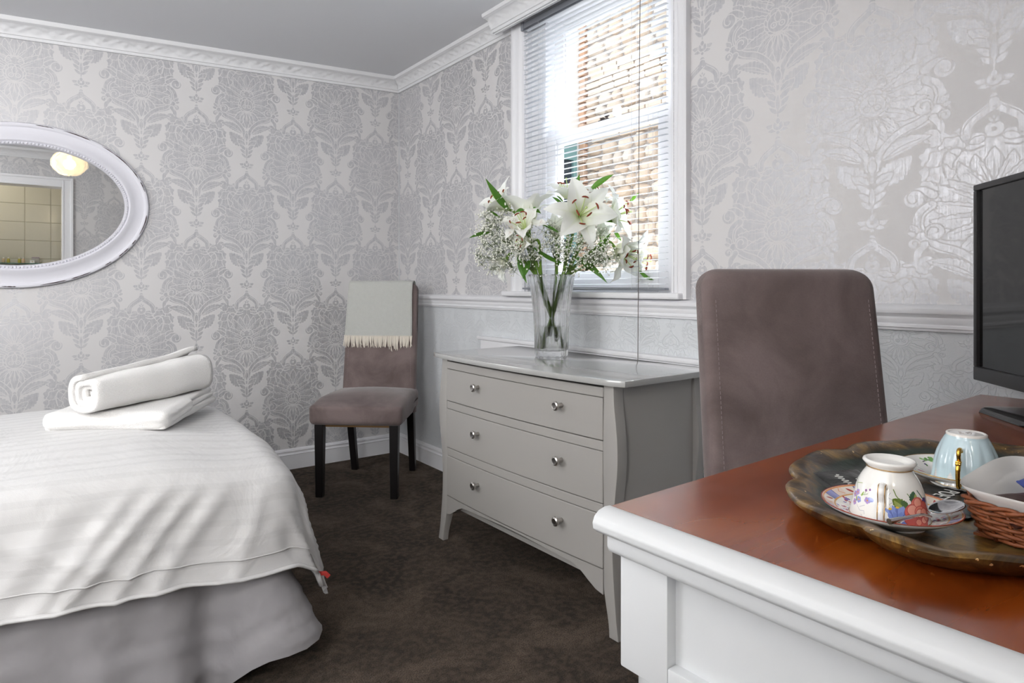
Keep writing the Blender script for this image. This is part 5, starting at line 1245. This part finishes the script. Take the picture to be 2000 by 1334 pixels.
def saucer_art(kind):
    N = 768; c = Canvas(N, N, (.945, .94, .925)); L = lambda *q: tuple(x/255 for x in q); C0 = N/2
    def pol(r, d): a = math.radians(d); return (C0+r*C0*.98*math.cos(a), C0-r*C0*.98*math.sin(a))
    rs = np.random.RandomState(3)
    if kind == 'chintz':
        Y, X = np.mgrid[0:N, 0:N]; rr = np.hypot(X-C0, Y-C0)/(C0*.98); an = np.degrees(np.arctan2(C0-Y, X-C0)) % 360
        band = (rr > .80) & (rr < .985); seg = (an // 15).astype(int)
        c.a[band & (seg % 3 == 0)] = L(160, 164, 214); c.a[band & (seg % 3 == 1)] = L(236, 226, 214); c.a[band & (seg % 3 == 2)] = L(234, 214, 200)
        c.a[band & (seg % 3 == 0) & ((an % 15 < 1.2) | (an % 15 > 13.8))] = L(96, 92, 150)
        c.a[(np.abs(rr-.80) < .013)] = L(214, 160, 96); c.a[(np.abs(rr-.975) < .012)] = L(214, 140, 80)
        for k in range(24):
            d = k*15+7
            if k % 3 == 1: c.leaf(pol(.84, d-4), pol(.93, d+3), 18, L(176, 62, 58))
            if k % 3 == 2: c.stroke([pol(.84, d-5), pol(.90, d), pol(.95, d-3)], 5, L(218, 150, 110))
        for k in range(12):
            d = k*30+rs.uniform(-6, 6)
            for j in range(12):
                r = rs.uniform(.50, .76); e = d+rs.uniform(-9, 9); p = pol(r, e); q = pol(r+.05, e+rs.uniform(-5, 5)); c.leaf(p, q, 15, L(*[(150, 60, 110), (84, 96, 176), (176, 50, 60), (182, 110, 150), (120, 90, 160)][rs.randint(5)]))
    else:
        for k in range(8):
            d = k*45+10
            c.stroke([pol(.86-.03*abs(t), d+t*9) for t in np.linspace(-1.6, 1.6, 9)], 9, L(88, 78, 78))
            for j in range(16):
                t = rs.uniform(-1.7, 1.7); p = pol(.84+rs.uniform(-.05, .07), d+t*9); c.ell(p[0], p[1], 13, 10, L(*[(110, 168, 84), (84, 142, 70), (134, 184, 104)][rs.randint(3)]), rs.uniform(0, 3))
            c.stroke([pol(.76, d-8), pol(.62, d-2)], 4, L(150, 150, 156)); c.leaf(pol(.70, d+6), pol(.56, d+9), 16, L(170, 44, 110)); c.ell(*pol(.74, d+16), 9, 9, L(96, 80, 130)); c.leaf(pol(.74, d+14), pol(.68, d+18), 12, L(90, 130, 80))
    return c.image('saucer_print_'+kind)
saucer(.708, .3045, .0632, 'white saucer with a rust-red rim under the rose teacup', 'chintz')
saucer(.916, .311, .0665, 'white saucer with green leaf sprigs under the pale blue teacup', 'vine')
# rose cup
wc = thing('teacup', 'upturned white teacup with a pink rose and bluebell print', 'teacup', (.7055, .304, ZTR+.0080))
H1 = .0575
P1 = [(.0135, H1-.004), (.0185, H1-.003), (.0215, H1+.0005), (.0235, H1), (.0245, H1-.0018), (.0225, H1-.0045), (.0195, H1-.0072), (.0205, H1-.0095), (.0245, .042), (.0278, .036), (.0302, .029), (.0320, .022), (.0335, .014), (.0352, .006), (.0365, .0005)]
mA = china_mat('rose_print_china', cup_art('rose'))
upturned(wc, P1, mA, H1)
g = G(); g.lathe([(.0355, .0), (.0335, .008), (.030, .024), (.024, .040), (.017, .047), (0, .048)], 64); obj('inside', g, M_CHINA, wc, smooth=180)
g = G(); g.lathe([(0, H1-.0042), (.0137, H1-.0040)], 32); obj('foot_well', g, M_CHINA, wc, smooth=180)
g = G(); g.tube([(.0208*math.cos(2*PI*k/48), .0208*math.sin(2*PI*k/48), H1-.0075) for k in range(49)], .0005, 5, caps=False); obj('gold_line', g, M_GOLDLINE, wc, smooth=180); g = G(); g.tube([(.0366*math.cos(2*PI*k/64), .0366*math.sin(2*PI*k/64), .0006) for k in range(65)], .0005, 5, caps=False); obj('gold_line', g, M_GOLDLINE, wc, smooth=180)
def hdl(t, pts, r, mat, ang, name='handle', flat=1.6, n=12, label=None):
    ca, sa = math.cos(ang), math.sin(ang); g = G(); P = crv([(p[0]*ca, p[0]*sa, p[1]) for p in pts], 6); m = len(P)
    R = [r[min(len(r)-1, int(i/(m-1)*(len(r)-1)))] if isinstance(r, list) else r for i in range(m)]
    R[0] *= .55; R[-1] *= .55
    g.tube(P, R, n, flat=flat, up=(ca, sa, 0.1)); return obj(name, g, mat, t, smooth=180, label=label)
hA = FACE-math.radians(9)
h1 = hdl(wc, [(.0275, .0345), (.0335, .0385), (.0405, .0375), (.0425, .0315), (.0415, .0240), (.0440, .0190), (.0455, .0120), (.0435, .0055), (.0385, .0040), (.0352, .0070)], [.0026, .0027, .0027, .0026, .0026, .0024, .0024, .0026, .0028, .0026], M_CHINA, hA, flat=1.35)
for off in (-.0030, .0030):
    g = G(); ca, sa = math.cos(hA), math.sin(hA); P = crv([(p[0]*ca-off*sa, p[0]*sa+off*ca, p[1]) for p in [(.0345, .0400), (.0412, .0392), (.0440, .0322), (.0428, .0240), (.0452, .0190), (.0468, .0120), (.0448, .0050)]], 6); g.tube(P, .0005, 5); obj('gold_edge', g, M_GOLDLINE, h1, smooth=180, label='gold edge')
# blue cup
bc = thing('teacup', 'upturned pale blue lobed teacup with a gilt handle', 'teacup', (.893, .2985, ZTR+.0082))
H2 = .0605
P2 = [(.0170, H2-.0012), (.0195, H2), (.0208, H2-.0010), (.0206, H2-.0030), (.0228, H2-.0070), (.0262, .046), (.0292, .038), (.0314, .030), (.0328, .022), (.0338, .013), (.0348, .006), (.0362, .0005)]
def lob(r, z, a):
    k = smooth01((H2-.004-z)/.02); return r*(1+.055*k*(abs(math.cos(5*a))-.6)), z+(.0022*abs(math.cos(5*a)) if z < .001 else 0)
mB = china_mat('blue_lobed_china', cup_art('blue')); upturned(bc, P2, mB, H2, lob)
g = G(); g.lathe([(.0350, .0012), (.0335, .008), (.030, .026), (.024, .044), (.017, .051), (0, .052)], 64); obj('inside', g, M_CHINA, bc, smooth=180)
g = G(); g.lathe([(0, H2-.0013), (.0172, H2-.0012)], 32); obj('foot_well', g, M_CHINA, bc, smooth=180)
g = G()
for (x, y, L_, a) in ((-.008, .004, .006, .4), (-.004, .001, .005, 1.9), (.0, -.001, .007, .1), (.003, .002, .005, -.7), (.006, -.003, .006, .5), (-.002, -.005, .008, .2), (.002, .006, .004, 1.2)): g.tube([(x, y, H2-.0011), (x+L_*math.cos(a), y+L_*math.sin(a), H2-.0011)], .00035, 4)
obj('back_stamp', g, simple('grey_stamp_ink', lin(170, 160, 156), .6), bc, smooth=None)
hB = FACE-math.radians(16)
hdl(bc, [(.0265, .0420), (.0310, .0455), (.0370, .0450), (.0385, .0390), (.0370, .0330), (.0400, .0285), (.0420, .0220), (.0425, .0130), (.0405, .0050), (.0370, .0040), (.0355, .0085), (.0380, .0120)], [.0022, .0024, .0024, .0022, .0020, .0026, .0024, .0022, .0024, .0026, .0024, .0022], M_GOLD, hB, flat=1.0, label='ornate gilt handle')
g = G(); ca, sa = math.cos(hB), math.sin(hB); g.rbox(.006, .006, .004, .0018, 3, (.0385*ca, .0385*sa, .0322)); g.rbox(.0045, .006, .005, .002, 3, (.0405*ca, .0405*sa, .030)); obj('handle_knop', g, M_GOLD, bc, merge=1e-6)
# teaspoon
M_STEEL = simple('polished_steel', lin(206, 206, 208), .08, metal=1.0)
A0, A1, A2 = Vector((.652, .277, .0)), Vector((.697, .2625, 0)), Vector((.748, .2565, 0))
sp = thing('teaspoon', 'small polished steel teaspoon resting on the rust-rimmed saucer', 'spoon', (A1.x, A1.y, ZTR+.020))
g = G(); d1 = (A0-A1); d2 = (A2-A1)
P = crv([Vector((0, 0, .0)), d1*.25+Vector((0, 0, .0035)), d1*.6+Vector((0, 0, .0030)), d1*1.12+Vector((0, 0, .0018))], 6)
g.tube(P, [.0014]*4+[.0013]*4+[.0015]*3+[.0019]*4+[.0026]*3+[.0030], 8, flat=1.0); obj('handle', g, M_STEEL, sp, smooth=60)
g = G(); dd_ = d2.normalized(); nn_ = Vector((-dd_.y, dd_.x, 0)); Ls = d2.length*1.0
def bowlf(u, v):
    a = 2*PI*u; r = v; x = Ls*.5*(1+r*math.cos(a)); w = .0125*(1+.18*math.cos(a)); y = w*r*math.sin(a); z = -.0048*(1-r*r)+.0035+.003*(x/Ls)
    return tuple(dd_*x+nn_*y+Vector((0, 0, z)))
g.grid(bowlf, 40, 10, cu=True); o_ = obj('bowl', g, M_STEEL, sp, smooth=180, merge=1e-7); md = o_.modifiers.new('t', 'SOLIDIFY'); md.thickness = .0009
# sachets on the tray
M_SACH = simple('black_foil_sachet', lin(40, 40, 39), .28, bump=(60, .35, .006), spec=.5)
M_INK = simple('white_print', lin(226, 226, 222), .5)
def text_part(s, size, parent, M, mat, name='lettering', label=None):
    cu = bpy.data.curves.new(name, 'FONT'); cu.body = s; cu.size = size; cu.align_x = 'CENTER'; cu.align_y = 'CENTER'; cu.resolution_u = 3; cu.extrude = .0001
    o = bpy.data.objects.new('tmp', cu); COL.objects.link(o); dg = bpy.context.evaluated_depsgraph_get(); me = bpy.data.meshes.new_from_object(o.evaluated_get(dg)); bpy.data.objects.remove(o)
    me.name = name; me.materials.clear(); me.materials.append(mat); q = bpy.data.objects.new(name, me); COL.objects.link(q); q.parent = parent; q.matrix_basis = M; return tag(q, label)
def sachet(cx_, cy_, rot, L_, W_, lab, z=ZTR+.001, tilt=(0, 0), mat=None, puff=.0035):
    s = thing('sachet', lab, 'sachet', (cx_, cy_, z), rot)
    def sf(u, v, sg):
        x, y = (u-.5)*L_, (v-.5)*W_; e = max(abs(2*u-1), abs(2*v-1)); k = max(0, 1-e**6)
        crim = .0006*math.sin(v*90)*(1 if abs(2*u-1) > .9 else 0)
        return (x, y, .0006+sg*.0003+(puff*k*(1+.5*nz(u*5, v*4, cx_*9, 1)) if sg > 0 else 0)+crim+tilt[0]*x+tilt[1]*y+.002*max(0, abs(2*u-1)-.6))
    g = G(); g.grid(lambda u, v: sf(u, v, 1), 28, 20); g.grid(lambda u, v: sf(u, 1-v, -1), 8, 6); obj('wrapper', g, mat or M_SACH, s, smooth=60)
    return s
s1 = sachet(.7805, .371, math.atan2(-.92, -.4), .076, .062, 'black foil sachet with white script lettering behind the rose teacup', ZTR+.0062, (-.19, 0), None, .003)
P = []
for i in range(52):
    t = i/51; x_ = -.024+.034*t; P.append((x_, .0042*math.sin(t*44)*(.5+.7*abs(math.sin(t*9)))-.010, .0043-.19*x_))
obj('lettering', G().tube([Vector(p) for p in P], .00050, 4), M_INK, s1, smooth=None, label='white script lettering')
P = [(-.014+.040*i/51, .0045*math.sin(i/51*37+1)*(.5+.7*abs(math.sin(i/51*7)))+.010, .0046-.19*(-.014+.040*i/51)) for i in range(52)]
obj('lettering', G().tube([Vector(p) for p in P], .00045, 4), M_INK, s1, smooth=None, label='white script lettering')
s2 = sachet(.826, .297, PI, .100, .078, 'black sachet with large white capitals between the two saucers')
text_part('POETH', .023, s2, Matrix.Translation((.003, -.003, .0058)) @ Matrix.Diagonal((.86, 1, 1, 1)), M_INK, label='white capital lettering')
obj('flavour_flash', G().box(.031, .043, .014, .028, .0034, .0040), simple('red_white_flash', lin(196, 64, 52), .5), s2, smooth=None, label='small red flash')
# ceramic dish in a wicker basket, with sachets inside
DB = Vector((.795, .178, ZTR)); dR = math.radians(-6)
wk = thing('wicker_basket', 'small brown wicker basket holding the white dish, at the right edge', 'basket', tuple(DB), dR)
M_WICK = simple('brown_wicker', lin(140, 78, 44), .5, var=(60, .62), spec=.4)
hx, hy = .073, .066
def rr(a, kx, ky, p=5.0):
    c_, s_ = math.cos(a), math.sin(a); k = (abs(c_)**p+abs(s_)**p)**(-1/p); return kx*k*c_, ky*k*s_
NSt = 28
for ring in range(9):
    g = G(); zz = .003+ring*.0036; gx = lerp(.90, 1.03, ring/8); pts = []
    for i in range(NSt*6+1):
        a = 2*PI*i/(NSt*6); x, y = rr(a, hx*gx, hy*gx); wv = .0016*math.sin(NSt*a/1.0*.5*1.0+PI*ring)
        k = 1+wv/.06; pts.append((x*k, y*k, zz+.0006*math.sin(7*a+ring)))
    g.tube(pts, .0020, 6, caps=False); obj('strand', g, M_WICK, wk, smooth=180)
for k in range(NSt):
    a = 2*PI*(k+.5)/NSt; x, y = rr(a, hx*.90, hy*.90); x2, y2 = rr(a, hx*1.03, hy*1.03); obj('stake', G().tube([(x, y, .001), (x2, y2, .034)], .0017, 6), M_WICK, wk, smooth=180)
g = G()
for ph in (0, PI):
    pts = []
    for i in range(NSt*8+1): a = 2*PI*i/(NSt*8); x, y = rr(a, hx*1.045, hy*1.045); k = 1+.0022*math.cos(NSt*.5*a+ph)/.06; pts.append((x*k, y*k, .0345+.0018*math.sin(NSt*.5*a+ph)))
    g.tube(pts, .0020, 6, caps=False)
obj('braided_rim', g, M_WICK, wk, smooth=180); obj('base', G().box(-hx*.86, hx*.86, -hy*.86, hy*.86, .0005, .003), M_WICK, wk)
di = thing('ceramic_dish', 'white square ceramic dish sitting inside the wicker basket', 'dish', tuple(DB+Vector((0, 0, .0035))), dR)
DPf = [(.0, .002), (.80, .002), (.88, .006), (.93, .016), (.99, .030), (1.10, .040), (1.16, .0440), (1.18, .0450), (1.17, .0425), (1.08, .0365), (1.0, .030), (.95, .016), (.93, .006), (.84, .0), (0, .0)]
def dish_rad(a, j):
    r, z = DPf[j]; up_ = .012*smooth01((z-.02)/.025)*max(0, math.sin(a+.15))**2*max(0, math.cos(a-.9)); x, y = rr(a, hx*.93*r, hy*.93*r, 5.5); return (x, y, z+up_)
g = G(); m = len(DPf); g.grid(lambda u, v: dish_rad(2*PI*u, int(round(v*(m-1)))), 96, m-1, cu=True); obj('dish_body', g, M_CHINA, di, smooth=60, merge=1e-7)
M_BROWN = simple('dark_brown_sachet', lin(62, 36, 30), .3, bump=(50, .3, .005)); M_TANS = simple('tan_sachet', lin(120, 96, 70), .45, bump=(50, .3, .005)); M_BLUES = simple('blue_sachet', lin(62, 76, 140), .4); M_REDS = simple('red_print', lin(190, 52, 44), .4)
sa_ = sachet(DB.x-.022, DB.y+.018, dR-.45, .100, .050, 'dark brown sachet lying along the left of the ceramic dish', DB.z+.030, (.04, .28), M_BROWN, .004)
obj('end_crimp', G().box(.046, .052, -.024, .024, .0014, .0040), M_INK, sa_, smooth=None, label='white torn end')
sb_ = sachet(DB.x-.010, DB.y-.022, dR-.9, .080, .046, 'tan sachet with a red panel in the front of the ceramic dish', DB.z+.031, (.0, .18), M_TANS, .003); obj('print_panel', G().box(-.005, .030, -.018, .002, .0046, .0050), M_REDS, sb_, smooth=None, label='red printed panel')
sachet(DB.x+.034, DB.y+.020, dR-.2, .060, .040, 'blue sachet leaning at the back of the ceramic dish', DB.z+.040, (.25, .45), M_BLUES, .003)
sachet(DB.x-.010, DB.y+.002, dR-.75, .054, .040, 'dark sachet with red print under the others in the dish', DB.z+.022, (.0, .06), M_BROWN, .003)
